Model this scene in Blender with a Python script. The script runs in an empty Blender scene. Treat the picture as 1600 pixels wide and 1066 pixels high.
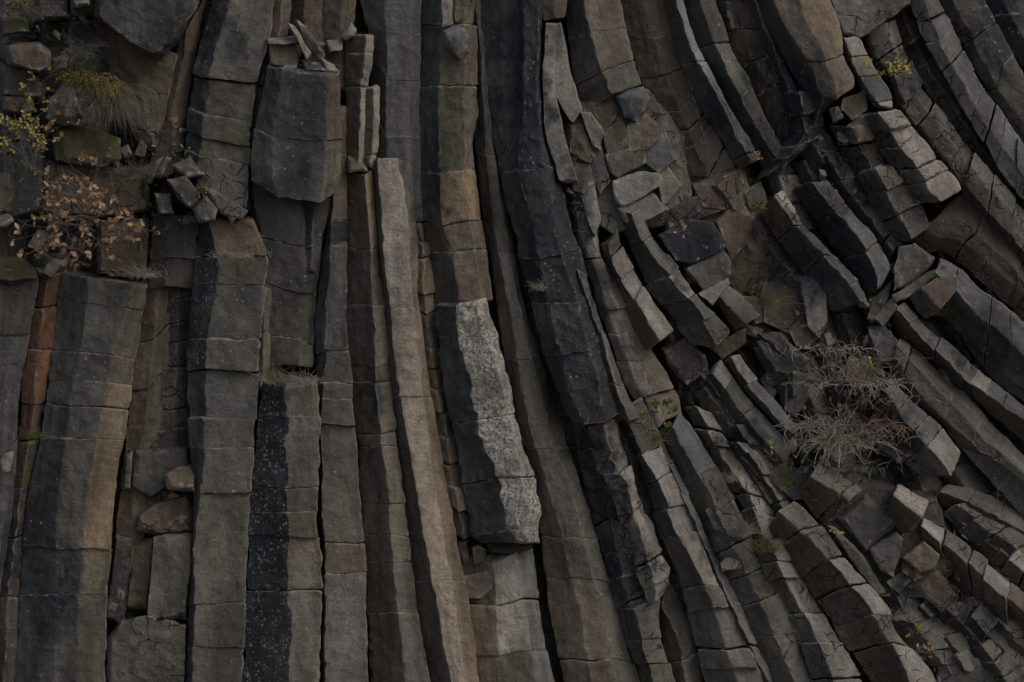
import bpy, bmesh, math, random
import numpy as np
from mathutils import Vector, noise as mn

# ---------------------------------------------------------------- camera, sky, sun, exposure
SC = bpy.context.scene
COL = SC.collection
DIST, PPM, ZC = 30.0, 150.0, 6.0          # camera distance, photo pixels per metre on the cliff plane, eye height
cam_d = bpy.data.cameras.new('camera')
cam = bpy.data.objects.new('camera', cam_d); COL.objects.link(cam)
cam.location = (0, -DIST, ZC); cam.rotation_euler = (math.radians(90), 0, 0)
cam_d.sensor_width = 36; cam_d.lens = 36*DIST/(1600/PPM); cam_d.clip_end = 500
SC.camera = cam
SUN_EL, SUN_AZ = 44, 128                   # degrees; azimuth clockwise from +Y (cliff faces -Y)
w = bpy.data.worlds.new('World'); SC.world = w; w.use_nodes = True
nt = w.node_tree
sky = nt.nodes.new('ShaderNodeTexSky'); sky.sky_type = 'NISHITA'; sky.sun_disc = False
sky.sun_elevation = math.radians(SUN_EL); sky.sun_rotation = math.radians(SUN_AZ)
sky.air_density = 1.0; sky.dust_density = 4.0; sky.ozone_density = 1.0
nt.links.new(sky.outputs[0], nt.nodes['Background'].inputs[0])
nt.nodes['Background'].inputs[1].default_value = 0.15
sl = bpy.data.lights.new('sun', 'SUN'); sl.energy = .85; sl.angle = math.radians(30); sl.color = (1, .99, .975)
so = bpy.data.objects.new('sun', sl); COL.objects.link(so)
e, a = math.radians(SUN_EL), math.radians(SUN_AZ)
so.rotation_euler = Vector((math.sin(a)*math.cos(e), math.cos(a)*math.cos(e), math.sin(e))).to_track_quat('Z', 'Y').to_euler()
SC.view_settings.view_transform = 'Standard'; SC.view_settings.look = 'None'
SC.view_settings.exposure = -.95; SC.view_settings.gamma = 1

# ---------------------------------------------------------------- helpers
def P(px, py, d):
    """photo pixel + distance in front of the cliff plane (m) -> world (arrays ok)"""
    s = (DIST - d)/DIST
    return np.stack([(px-800)/PPM*s, -d+0*px, ZC+(533-py)/PPM*s], -1)

def _h(ix, iy, iz, seed):
    n = (ix*374761393 + iy*668265263 + iz*2147483647 + seed*1274126177) & 0xffffffff
    n = ((n ^ (n >> 13)) * 1274126177) & 0xffffffff
    n = ((n ^ (n >> 16)) * 2246822519) & 0xffffffff
    return ((n ^ (n >> 15)) & 0xffff)/32767.5 - 1.0
def vnoise(p, seed=0):
    i = np.floor(p).astype(np.int64); f = p - i; f = f*f*(3-2*f)
    r = 0
    for dx in (0, 1):
        wx = f[..., 0] if dx else 1-f[..., 0]
        for dy in (0, 1):
            wy = f[..., 1] if dy else 1-f[..., 1]
            for dz in (0, 1):
                wz = f[..., 2] if dz else 1-f[..., 2]
                r = r + wx*wy*wz*_h(i[..., 0]+dx, i[..., 1]+dy, i[..., 2]+dz, seed)
    return r
OCT = ((1.1, .013), (3.1, .009), (8.5, .0068), (21., .0052), (48., .003))
def rough(p, k=1.0, flow=None):
    q = p.copy()
    for i, (f, a_) in enumerate(OCT):
        for c in range(3):
            q[..., c] += k*a_*vnoise(p*f + 17.3*c, 11*i+c)
    return q

def tag(o, label=None, cat=None, group=None, kind=None):
    if label: o['label'] = label
    if cat: o['category'] = cat
    if group: o['group'] = group
    if kind: o['kind'] = kind
    return o
def link(name, me, parent=None, loc=None):
    o = bpy.data.objects.new(name, me); COL.objects.link(o)
    if parent: o.parent = parent
    if loc is not None: o.location = loc
    return o
def empty(name, loc):
    o = bpy.data.objects.new(name, None); COL.objects.link(o); o.location = loc; o.empty_display_size = .1
    return o
def mesh_np(name, V, Q, uv, mi, mats, smooth=True):
    """V (n,3); Q list of quads/tri arrays; uv per vertex (n,2); mi material index per face"""
    me = bpy.data.meshes.new(name)
    lens = np.array([len(f) for f in Q], dtype=np.int32)
    flat = np.concatenate([np.asarray(f, dtype=np.int32) for f in Q])
    me.vertices.add(len(V)); me.vertices.foreach_set('co', V.astype(np.float32).ravel())
    me.loops.add(len(flat)); me.loops.foreach_set('vertex_index', flat)
    me.polygons.add(len(lens))
    st = np.zeros(len(lens), dtype=np.int32); st[1:] = np.cumsum(lens)[:-1]
    me.polygons.foreach_set('loop_start', st)
    me.polygons.foreach_set('material_index', np.asarray(mi, dtype=np.int32))
    me.polygons.foreach_set('use_smooth', np.ones(len(lens), dtype=bool) if smooth else np.zeros(len(lens), dtype=bool))
    if uv is not None:
        l = me.uv_layers.new(name='uv'); l.data.foreach_set('uv', uv[flat].astype(np.float32).ravel())
    for m in mats: me.materials.append(m)
    me.update(calc_edges=True); me.validate()
    return me

# photo position, radius (m) and vertical squeeze of the blue-black seepage stains on the cliff
STAINS = [(1215, 120, .50, 1), (1262, 195, .42, 1), (1125, 175, .34, .7), (1195, 220, .36, .8), (1325, 300, .42, 1), (1240, 420, .45, 1), (1310, 400, .3, 1), (480, 175, .40, .7), (75, 880, .36, .35), (840, 120, .26, .25), (970, 880, .34, .7), (1535, 520, .3, .8), (1090, 860, .2, .6), (1185, 560, .35, 1), (465, 270, .3, .6), (40, 800, .22, .3), (350, 60, .22, .5), (300, 480, .16, .3), (870, 330, .36, .35), (905, 520, .36, .4), (950, 760, .22, .3), (1060, 400, .28, 1), (1290, 340, .3, 1), (1480, 520, .25, 1), (1150, 690, .22, 1), (1560, 60, .35, .6), (1430, 130, .16, .5), (1530, 960, .3, 1), (1400, 680, .25, 1), (680, 300, .10, .15), (590, 640, .10, .15), (790, 130, .2, .3), (1430, 960, .22, .8)]
def stain_at(W):
    q = W.copy()
    for c in range(3): q[:, c] += .24*vnoise(W*2.2, 50+c)+.15*vnoise(W*6., 60+c)+.07*vnoise(W*15., 70+c)
    t = np.zeros(len(W))
    for bx, by, br, st in STAINS:
        dx = q - P(np.array(float(bx)), np.array(float(by)), .15)
        l = np.sqrt(dx[:, 0]**2+(dx[:, 1]*.35)**2+(dx[:, 2]*st)**2)
        t = np.maximum(t, np.clip((br*1.15-l)/(br*.7), 0, 1))
    return t*t*(3-2*t)
def add_stain(me, W):
    a_ = me.attributes.new('stain', 'FLOAT', 'POINT'); a_.data.foreach_set('value', stain_at(W).astype(np.float32))

# ---------------------------------------------------------------- materials
class NT:
    def __init__(s, m): s.t = m.node_tree; s.n = s.t.nodes; s.l = s.t.links
    def node(s, ty, **k):
        n = s.n.new(ty)
        for a_, v in k.items(): setattr(n, a_, v)
        return n
    def put(s, sock, v):
        if hasattr(v, 'is_output'): s.l.new(v, sock)
        elif v is not None: sock.default_value = v
    def noise(s, vec, scale, detail=3, rough_=.55, dist=0):
        n = s.node('ShaderNodeTexNoise'); s.put(n.inputs['Vector'], vec)
        n.inputs['Scale'].default_value = scale; n.inputs['Detail'].default_value = detail
        n.inputs['Roughness'].default_value = rough_; n.inputs['Distortion'].default_value = dist
        return n.outputs['Fac']
    def ramp(s, v, lo, hi, a_=0., b=1.):
        n = s.node('ShaderNodeMapRange', interpolation_type='SMOOTHSTEP'); s.put(n.inputs[0], v)
        for i, x in enumerate((lo, hi, a_, b)): n.inputs[i+1].default_value = x
        return n.outputs[0]
    def math(s, op, a_, b=None):
        n = s.node('ShaderNodeMath', operation=op); s.put(n.inputs[0], a_); s.put(n.inputs[1], b)
        return n.outputs[0]
    def mix(s, f, a_, b, mode='MIX'):
        n = s.node('ShaderNodeMix', data_type='RGBA', blend_type=mode)
        s.put(n.inputs[0], f); s.put(n.inputs[6], a_ if hasattr(a_, 'is_output') else (*a_, 1)); s.put(n.inputs[7], b if hasattr(b, 'is_output') else (*b, 1))
        return n.outputs[2]
    def scale(s, vec, sc):
        n = s.node('ShaderNodeMapping'); s.put(n.inputs[0], vec); n.inputs['Scale'].default_value = sc
        return n.outputs[0]

def newmat(name):
    m = bpy.data.materials.new(name); m.use_nodes = True
    return m, NT(m), m.node_tree.nodes['Principled BSDF']

def rockmat(name, c1, c2, stain=.3, scol=(.035, .038, .042), spots=.1, rust=.05, rcol=(.30, .12, .045), moss=0., crack=.0, bump=1., wear=.5, lichen=0., crk_scale=2.7, band=.5):
    def ds(c): l_ = sum(c)/3; return tuple((l_+(x-l_)*1.0)*q for x, q in zip(c, (.985, .985, .965)))
    c1, c2 = ds(c1), ds(c2)
    m, g, bs = newmat(name)
    tc = g.node('ShaderNodeTexCoord'); ob = tc.outputs['Object']; uv = tc.outputs['UV']
    info = g.node('ShaderNodeObjectInfo'); rnd = info.outputs['Random']
    off = g.node('ShaderNodeVectorMath', operation='ADD'); g.put(off.inputs[0], ob)
    cx = g.node('ShaderNodeCombineXYZ'); k = g.math('MULTIPLY', rnd, 37.); g.put(cx.inputs[0], k); g.put(cx.inputs[2], k)
    g.put(off.inputs[1], cx.outputs[0]); vb = off.outputs[0]         # per-block coordinates for the patchy colour
    gpos = g.node('ShaderNodeNewGeometry').outputs['Position']; big = g.noise(gpos, 1.5, 5, .62, .4)
    col = g.mix(g.ramp(big, .36, .64), c1, c2)
    # patchy mottling of a few cm, with hue shift
    mot = g.noise(ob, 9, 5, .65)
    col = g.mix(g.ramp(mot, .35, .72, 0, .6), col, tuple(x*.55 for x in c1))
    # faint cross bands (cooling striae) and long water streaks
    bands = g.noise(g.scale(uv, (1.5, 26, 1)), 1, 3, .6)
    strk = g.noise(g.scale(uv, (9, .55, 1)), 1, 4, .6); wash = g.noise(g.scale(uv, (3.2, .8, 1)), 1, 5, .65, .3)
    if stain > 0:
        sm = g.math('MULTIPLY', g.ramp(strk, .62-.3*stain, .78-.3*stain), g.ramp(g.noise(ob, 1.3, 2), .62-.35*stain, .78-.35*stain))
        col = g.mix(g.math('MULTIPLY', sm, .82), col, scol)
    # mineral stains that run across joints and neighbouring columns
    at = g.node('ShaderNodeAttribute', attribute_name='stain'); tot = at.outputs['Fac']
    tot = g.math('MULTIPLY', tot, g.ramp(mot, .32, .6, .45, .95))
    col = g.mix(tot, col, (.034, .038, .047))
    # fine grain
    gr = g.noise(ob, 95, 2, .7); gr2 = g.noise(ob, 38, 3, .7)
    val = g.math('ADD', g.ramp(gr, .2, .8, .66, 1.34), g.ramp(gr2, .25, .75, -.18, .18))
    val = g.math('MULTIPLY', val, g.ramp(wash, .3, .7, .60, 1.32))
    val = g.math('MULTIPLY', val, g.ramp(bands, .3, .7, 1-.12*band, 1+.12*band))
    val = g.math('MULTIPLY', val, g.ramp(rnd, 0, 1, .88, 1.12))
    gy = g.node('ShaderNodeCombineColor'); [g.put(gy.inputs[i], val) for i in range(3)]
    col = g.mix(1., col, gy.outputs[0], 'MULTIPLY')
    col = g.mix(1., col, g.mix(g.math('FRACT', g.math('MULTIPLY', rnd, 7.13)), (1.04, 1., .94), (.97, .99, 1.03)), 'MULTIPLY')
    geo = g.node('ShaderNodeNewGeometry')
    if wear > 0:
        wr = g.math('MULTIPLY', g.ramp(geo.outputs['Pointiness'], .507, .55), g.ramp(mot, .42, .6))
        col = g.mix(g.math('MULTIPLY', wr, wear), col, (.42, .40, .36))
    if rust > 0:
        rn = g.noise(ob, 5.5, 5, .7, .4)
        rm = g.math('MULTIPLY', g.ramp(rn, .71-.25*rust, .76-.2*rust), g.ramp(gr2, .35, .6))
        col = g.mix(g.math('MULTIPLY', rm, .75), col, rcol)
    if lichen > 0:
        ln = g.noise(ob, 30, 6, .78); lb = g.noise(ob, 1.7, 3)
        lm = g.math('MULTIPLY', g.ramp(ln, .60-.16*lichen, .69-.15*lichen), g.ramp(lb, .56-.22*lichen, .74-.2*lichen, .15, 1))
        lm = g.math('MULTIPLY', lm, g.ramp(gr, .25, .5))
        col = g.mix(g.math('MULTIPLY', lm, .85), col, (.66, .63, .57))
    if spots > 0:
        vo = g.node('ShaderNodeTexVoronoi'); g.put(vo.inputs['Vector'], ob); vo.inputs['Scale'].default_value = 34
        rr = g.node('ShaderNodeSeparateColor'); g.put(rr.inputs[0], vo.outputs['Color'])
        th = g.math('MULTIPLY', g.math('POWER', g.ramp(rr.outputs[0], 1-spots, 1), 1.5), .52)
        th = g.math('MULTIPLY', th, g.ramp(g.noise(ob, 2.6, 3), .42-.25*spots, .62-.2*spots))
        sp = g.math('LESS_THAN', g.math('ADD', vo.outputs['Distance'], g.ramp(g.noise(ob, 70, 2), .3, .7, -.1, .1)), th)
        sp = g.math('MULTIPLY', sp, g.ramp(g.noise(ob, 60, 2), .3, .55))
        col = g.mix(g.math('MULTIPLY', sp, .7), col, g.mix(rr.outputs[1], (.20, .22, .23), (.42, .43, .41)))
        fl = g.math('MULTIPLY', g.ramp(g.noise(ob, 75, 3, .75), .74-.14*spots, .78-.14*spots), g.ramp(g.noise(ob, 3.3, 3), .45, .6))
        col = g.mix(g.math('MULTIPLY', fl, .55), col, (.36, .37, .36))
    if moss > 0:
        mo = g.noise(ob, 6, 5, .7)
        sx = g.node('ShaderNodeSeparateXYZ'); g.put(sx.inputs[0], geo.outputs['Normal'])
        mm = g.ramp(g.math('ADD', mo, g.math('MULTIPLY', sx.outputs[2], .18)), .74-.3*moss, .82-.3*moss)
        col = g.mix(g.math('MULTIPLY', mm, .85), col, (.075, .08, .02))
    vd = g.node('ShaderNodeTexVoronoi'); g.put(vd.inputs['Vector'], ob); vd.inputs['Scale'].default_value = 8.5
    dent = g.math('MULTIPLY', g.math('POWER', vd.outputs['Distance'], 2.), 1.1)
    h = g.math('ADD', g.math('MULTIPLY', g.noise(ob, 14, 4, .7), 1.25), g.math('MULTIPLY', gr2, .35))
    h = g.math('ADD', h, g.math('MULTIPLY', gr, .14))
    h = g.math('ADD', h, g.math('MULTIPLY', bands, .1*band)); h = g.math('ADD', h, g.math('MULTIPLY', dent, .8))
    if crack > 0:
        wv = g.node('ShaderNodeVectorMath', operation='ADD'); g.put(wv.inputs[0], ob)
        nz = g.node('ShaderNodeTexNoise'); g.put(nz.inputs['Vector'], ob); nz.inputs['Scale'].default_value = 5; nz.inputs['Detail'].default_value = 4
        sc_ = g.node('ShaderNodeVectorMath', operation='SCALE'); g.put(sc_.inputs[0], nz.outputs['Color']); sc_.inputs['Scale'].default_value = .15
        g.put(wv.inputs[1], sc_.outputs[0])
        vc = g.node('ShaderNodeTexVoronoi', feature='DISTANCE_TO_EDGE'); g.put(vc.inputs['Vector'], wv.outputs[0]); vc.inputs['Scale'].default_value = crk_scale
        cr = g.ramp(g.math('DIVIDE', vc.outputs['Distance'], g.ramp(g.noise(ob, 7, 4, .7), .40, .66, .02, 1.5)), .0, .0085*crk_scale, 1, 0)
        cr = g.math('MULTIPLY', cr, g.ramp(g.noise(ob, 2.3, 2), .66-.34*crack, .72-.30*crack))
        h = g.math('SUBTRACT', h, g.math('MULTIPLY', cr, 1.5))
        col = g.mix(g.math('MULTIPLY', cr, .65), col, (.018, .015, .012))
    b = g.node('ShaderNodeBump'); b.inputs['Strength'].default_value = .85; b.inputs['Distance'].default_value = .016*bump
    g.put(b.inputs['Height'], h)
    g.put(bs.inputs['Base Color'], col); g.put(bs.inputs['Normal'], b.outputs[0])
    g.put(bs.inputs['Roughness'], g.ramp(gr2, .3, .7, .68, .92)); bs.inputs['Specular IOR Level'].default_value = .35
    return m

M = {}
def defmats():
    M['grey'] = rockmat('grey_basalt', (.195, .186, .165), (.135, .13, .116), stain=.35, spots=.1, rust=.04)
    M['warm'] = rockmat('warm_grey_basalt', (.225, .192, .152), (.155, .135, .11), stain=.25, spots=.06, rust=.12)
    M['brown'] = rockmat('brown_basalt', (.165, .13, .10), (.125, .10, .08), stain=.25, spots=.03, rust=.1)
    M['tan'] = rockmat('tan_basalt', (.29, .225, .16), (.22, .175, .13), stain=.1, spots=.02, rust=.12)
    M['olive'] = rockmat('olive_basalt', (.175, .155, .115), (.125, .115, .09), stain=.4, spots=.08, rust=.05, moss=.1)
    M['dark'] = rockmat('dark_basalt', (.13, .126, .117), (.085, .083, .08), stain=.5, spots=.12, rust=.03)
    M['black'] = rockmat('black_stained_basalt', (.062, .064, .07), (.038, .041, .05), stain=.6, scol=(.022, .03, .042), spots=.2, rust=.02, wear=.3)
    M['ice'] = rockmat('blue_bleached_basalt', (.30, .325, .345), (.25, .265, .28), stain=.1, spots=.02, rust=.0)
    M['pink'] = rockmat('pinkish_pale_basalt', (.45, .37, .285), (.37, .305, .24), stain=.1, spots=.02, rust=.08)
    M['blue'] = rockmat('blue_grey_basalt', (.195, .195, .195), (.15, .15, .152), stain=.2, spots=.04, rust=.02)
    M['navy'] = rockmat('spotted_black_basalt', (.048, .052, .056), (.03, .033, .038), stain=.3, spots=.75, rust=.04, wear=.3, lichen=.12)
    M['pale'] = rockmat('pale_basalt', (.42, .39, .35), (.33, .305, .275), stain=.15, spots=.04, rust=.04)
    M['blotch'] = rockmat('blotched_dark_basalt', (.12, .115, .11), (.055, .056, .06), stain=.6, spots=.35, rust=.02, lichen=.3)
    M['lichen'] = rockmat('lichen_crusted_basalt', (.25, .23, .20), (.19, .175, .155), stain=.1, spots=.3, rust=.62, rcol=(.36, .17, .08), lichen=.95, bump=1.5)
    M['rust'] = rockmat('rust_brown_basalt', (.215, .115, .072), (.125, .088, .065), stain=.5, spots=.04, rust=.4)
    M['knobbly'] = rockmat('knobbly_black_basalt', (.085, .083, .085), (.045, .045, .05), stain=.3, spots=.15, bump=2.6, lichen=.1)
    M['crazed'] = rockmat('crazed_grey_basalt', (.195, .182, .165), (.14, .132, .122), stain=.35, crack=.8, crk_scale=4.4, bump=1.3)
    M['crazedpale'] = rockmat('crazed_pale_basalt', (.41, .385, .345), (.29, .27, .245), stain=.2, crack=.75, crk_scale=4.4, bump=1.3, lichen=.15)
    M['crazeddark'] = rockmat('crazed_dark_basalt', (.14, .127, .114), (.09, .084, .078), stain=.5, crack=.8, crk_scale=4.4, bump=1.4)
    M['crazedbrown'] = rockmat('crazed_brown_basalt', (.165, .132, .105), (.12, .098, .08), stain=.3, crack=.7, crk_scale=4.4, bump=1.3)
    M['mossy'] = rockmat('mossy_basalt', (.15, .125, .09), (.11, .095, .07), stain=.3, moss=.65, bump=1.4)
defmats()

# ---------------------------------------------------------------- column builder
def parse(s):
    if not isinstance(s, str): return np.array(s, float)
    return np.array([[float(v) for v in t.split(',')] for t in s.split()])
def dense(pts, n=140):
    p = np.vstack([2*pts[0]-pts[1], pts, 2*pts[-1]-pts[-2]])
    out = []
    for i in range(1, len(p)-2):
        t = np.linspace(0, 1, 24, endpoint=False)[:, None]
        a0, a1, a2, a3 = p[i-1], p[i], p[i+1], p[i+2]
        out.append(.5*(2*a1 + (a2-a0)*t + (2*a0-5*a1+4*a2-a3)*t*t + (3*a1-a0-3*a2+a3)*t**3))
    out.append(pts[-1:]); q = np.vstack(out)
    s = np.r_[0, np.cumsum(np.linalg.norm(np.diff(q, axis=0), axis=1))]
    u = np.linspace(0, s[-1], n)
    return np.stack([np.interp(u, s, q[:, 0]), np.interp(u, s, q[:, 1])], 1), s[-1]
def rail_at(R, t):
    n = len(R); x = np.clip(t, 0, 1)*(n-1); i = np.minimum(x.astype(int), n-2); f = (x-i)[..., None]
    p = R[i]*(1-f)+R[i+1]*f
    lo = np.minimum(t, 0)[..., None]; hi = np.maximum(t-1, 0)[..., None]
    return p + lo*(R[4]-R[0])*(n-1)/4 + hi*(R[-1]-R[-5])*(n-1)/4

def hash_(t): return sum(ord(c)*(i+7) for i, c in enumerate(t))
STEP = 4.6
def column(label, mats, d, o, *rails, cuts=None, every=None, top=0, bot=0, jit=1., gap=1., thick=.6, k=1., wob=3., name='basalt_column', cat='rock column', inward=.0, seed=None, group='basalt columns of the cliff', chip=1., jag=1.):
    """rails: photo outlines of the column's visible edges, left to right; o: how far each stands forward (m); cuts: y of the joints"""
    rng = random.Random(seed if seed is not None else label)
    R, L = zip(*[dense(parse(r)) for r in rails]); K = len(R); Lm = float(np.mean(L))
    if isinstance(mats, str): mats = [mats]*(K-1)
    R = list(R); dv = R[-1]-R[0]; dv = dv/np.maximum(np.linalg.norm(dv, axis=1, keepdims=True), 1)*1.6; R[0] = R[0]-dv; R[-1] = R[-1]+dv
    nn = np.arange(len(R[0]))/len(R[0])*Lm
    for j in range(K):
        zz = np.stack([nn, 0*nn+13*j, 0*nn+(hash_(label) % 97)], -1)
        aj = (1.2 if 0 < j < K-1 else .8)*jag
        R[j] = R[j] + (dv/1.6)*((vnoise(zz/np.array([30., 1, 1]), 90)*1.0+vnoise(zz/np.array([11., 1, 1]), 91)*.8)*aj)[:, None]
    if any('crazed' in (m_ if isinstance(m_, str) else m_[0]) for m_ in mats): jit = jit*1.5
    o = [x*.68 if x < 0 else x for x in o]
    d0, d1 = d if isinstance(d, tuple) else (d, d)
    mid = R[K//2] if K > 2 else (R[0]+R[1])/2
    t_lo = -140/Lm if mid[0, 1] <= 6 and not top else 0.
    t_hi = 1+140/Lm if (mid[-1, 1] >= 1060 or mid[-1, 0] >= 1594) and not bot else 1.
    if cuts is None:
        ev = every or 95; cuts_t = []; t = t_lo
        while True:
            t += ev*rng.uniform(.55, 1.4)/Lm
            if t > t_hi-.35*ev/Lm: break
            cuts_t.append(t)
    else:
        cuts_t = [float(np.interp(c, mid[:, 1], np.linspace(0, 1, len(mid)))) for c in cuts]
    if any('crazed' in (m_ if isinstance(m_, str) else m_[0]) for m_ in mats) and jit > 0:
        ft = [t_lo]+cuts_t+[t_hi]; cuts_t = []
        for a_, b_ in zip(ft[:-1], ft[1:]):
            n_ = int((b_-a_)*Lm/46)
            if n_ > 1: cuts_t += [a_+(b_-a_)*(i_+rng.uniform(-.25, .25))/n_ for i_ in range(1, n_)]
            cuts_t.append(b_)
        cuts_t = cuts_t[:-1]
    ts = [t_lo]+cuts_t+[t_hi]
    # perimeter template
    idx, frac, off, edge, mseg, sin = [], [], [], [], [], []
    w_all = [float(np.max(np.linalg.norm(R[j+1]-R[j], axis=1))) for j in range(K-1)]
    for j in range(K-1):
        wj = max(w_all[j], 3.); L3 = math.hypot(wj, (o[j+1]-o[j])*PPM); n = max(2, int(round(L3/STEP))); e_ = min(.2, 1.4/L3)
        fs = [0, e_] + list(np.linspace(0, 1, n+1)[1:-1]) + [1-e_]
        for f in fs:
            idx.append(j); frac.append(f); off.append(o[j]*(1-f)+o[j+1]*f); edge.append(min(f, 1-f)*L3); mseg.append(j); sin.append(0.)
    back = min(o)-thick
    fr = (0, .012, .05, .11, .22, .45, 1)
    for f in fr:
        idx.append(K-2); frac.append(1.); off.append(o[-1]*(1-f)+back*f); edge.append(abs(o[-1]-back)*f*PPM); mseg.append(K-2); sin.append(-inward*f)
    for f in fr[::-1]:
        idx.append(0); frac.append(0.); off.append(o[0]*(1-f)+back*f); edge.append(abs(o[0]-back)*f*PPM); mseg.append(0); sin.append(inward*f)
    idx = np.array(idx); frac = np.array(frac); off = np.array(off); edge = np.array(edge); sin = np.array(sin); mseg = np.array(mseg)
    NP = len(idx)
    Rs = np.stack(R)
    def pos(tt, offs):            # tt (rings,NP)
        A = np.zeros(tt.shape+(2,))
        W0 = rail_at(R[0], tt); W1 = rail_at(R[-1], tt)
        for j in range(K-1):
            s_ = idx == j
            A[:, s_] = rail_at(R[j], tt[:, s_])*(1-frac[s_])[None, :, None] + rail_at(R[j+1], tt[:, s_])*frac[s_][None, :, None]
        A += (W1-W0)*sin[None, :, None]
        return A
    wtot = sum(w_all)
    u_par = np.cumsum(np.r_[0, np.linalg.norm(np.diff(np.stack([(idx+frac)*wtot/(K-1), off*PPM], 1), axis=0), axis=1)])/PPM
    jits = {}
    def cutoff(ci):               # small shared waviness of each joint
        if ci not in jits:
            if ci in (0, len(ts)-1) and not (top or bot): amp = wob*1.5
            else: amp = wob
            r_ = random.Random(f'{label}{ci}')
            kn = [r_.uniform(-1, 1)*amp for _ in range(K+2)]
            tilt = r_.uniform(-1, 1)*amp*1.3
            x = idx+frac
            jits[ci] = (np.interp(x, range(K+2), kn) + tilt*(x/(K-1)-.5))/Lm
        return jits[ci]
    base = P(np.array(mid[-1, 0]), np.array(mid[-1, 1]), d1+o[min(1, K-1)])
    single = len(ts) == 2
    root = None if single else empty(name, base)
    fo = (max(o)-off)/max(.05, thick)
    sd = rng.randrange(1000)
    hard = [1.]+[rng.choice((.9, 1.2, 1.6) if gap > 1.2 else (.3, .6, .9, 1.3) if jit >= 1.5 else (.12, .25, .4, .7, 1.1, 1.5)) for _ in cuts_t]+[1.]
    out = []
    for b in range(len(ts)-1):
        g0 = 0 if b == 0 else .7*hard[b]**1.3*gap/Lm
        g1 = 0 if b == len(ts)-2 else .7*hard[b+1]**1.3*gap/Lm
        T0 = ts[b]+cutoff(b)+g0; T1 = ts[b+1]+cutoff(b+1)-g1
        if b == 0 and top: T0 = T0 - top/Lm*fo
        if b == len(ts)-2 and bot: T1 = T1 + bot/Lm*fo
        lp = (ts[b+1]-ts[b])*Lm; n = max(3, int(round(lp/STEP)))
        e1, e2 = min(.1, 1.3/lp), min(.2, 3./lp)
        fs = np.array([0, e1, e2]+[f for f in np.linspace(0, 1, n+1)[1:-1] if e2*1.2 < f < 1-e2*1.2]+[1-e2, 1-e1, 1])
        tt = T0[None]*(1-fs[:, None]) + T1[None]*fs[:, None]
        A = pos(tt, off)
        dd = (d0+(d1-d0)*np.clip(tt, -.2, 1.2)) + off[None]
        V = P(A[..., 0], A[..., 1], dd)
        V = .5*V + .25*np.roll(V, 1, 1) + .25*np.roll(V, -1, 1)
        c = V.mean(1, keepdims=True); half = wtot/PPM/2
        ins = np.zeros(len(fs)); ia, ib = hard[b], hard[b+1]; ins[0], ins[1] = .012*ia, .004*ia; ins[-1], ins[-2] = .012*ib, .004*ib
        V = V + (c-V)*(ins/max(half, .05))[:, None, None]
        # chips along the arrises and joints
        endp = np.minimum(fs, 1-fs)[:, None]*lp
        ehard = np.where(fs < .5, hard[b], hard[b+1])[:, None]
        near = np.maximum(np.exp(-edge[None]/4.5)*.8, np.exp(-endp/4.)*np.minimum(ehard, 1))
        ch = np.clip((vnoise(V*6.1, 77+sd)*1.1+vnoise(V*17., 5)*.9-.38)*1.6, 0, .8)*near
        V = V + (c-V)*(ch*.11*chip)[..., None]*min(1, .25/max(half, .1))
        arr = np.clip(vnoise(V*2.3, 31+sd)-.25, 0, 1)*np.exp(-edge[None]/9.)      # longer worn stretches
        V = V + (c-V)*(arr*.03*chip)[..., None]
        # joggle of the whole block
        j_ = np.array([rng.uniform(-1, 1)*.008, rng.uniform(-1, 1)*.026, rng.uniform(-1, 1)*.004])*jit
        rot = rng.uniform(-1, 1)*.035*jit; cc = V.reshape(-1, 3).mean(0)
        X = V[..., 0]-cc[0]; V[..., 1] += X*rot
        V = V + j_
        V = rough(V, k)
        NR = len(fs)
        v_par = np.repeat((tt*Lm/PPM)[..., None], 1, -1)[..., 0]
        uvs = np.stack([np.broadcast_to(u_par, tt.shape), v_par], -1).reshape(-1, 2)
        verts = [V.reshape(-1, 3)]
        ii = np.arange(NR*NP).reshape(NR, NP)
        q = np.stack([ii[:-1], np.roll(ii[:-1], -1, 1), np.roll(ii[1:], -1, 1), ii[1:]], -1).reshape(-1, 4)
        q = q[:, ::-1]
        faces = list(q); mi = list(np.tile(mseg, NR-1)); cnt = NR*NP
        uvl = [uvs]
        for endr, flip in ((0, False), (NR-1, True)):
            ring = V[endr]; cen = ring.mean(0); prev = ii[endr]
            for sc_ in (.82, .55, .25):
                rr = cen+(ring-cen)*sc_
                rr = rr + np.stack([0*rr[:, 0], 0*rr[:, 0], .03*vnoise(rr*5, 3+sd)+.012*vnoise(rr*17, 9)], -1)
                cur = np.arange(cnt, cnt+NP); cnt += NP; verts.append(rr); uvl.append(np.stack([rr[:, 0], rr[:, 1]], -1))
                qq = np.stack([prev, np.roll(prev, -1), np.roll(cur, -1), cur], -1)
                if flip: qq = qq[:, ::-1]
                faces += list(qq); mi += list(mseg); prev = cur
            verts.append(cen[None]); uvl.append(cen[None, :2]); ci = cnt; cnt += 1
            tr = np.stack([prev, np.roll(prev, -1), np.full(NP, ci)], -1)
            if flip: tr = tr[:, ::-1]
            faces += list(tr); mi += list(mseg)
        VV = np.vstack(verts)-base
        used = []
        for mname in mats:
            if isinstance(mname, (list, tuple)): mname = mname[min(b, len(mname)-1)]
            used.append(mname)
        uniq = sorted(set(used)); mmap = np.array([uniq.index(x) for x in used])
        me = mesh_np('block', VV, faces, np.vstack(uvl), mmap[np.array(mi)], [M[x] for x in uniq])
        add_stain(me, VV+base)
        ob = link(name if single else 'block', me, root, base if single else None)
        out.append(ob)
    r = out[0] if single else root
    return tag(r, label, cat, group, 'thing')

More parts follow.
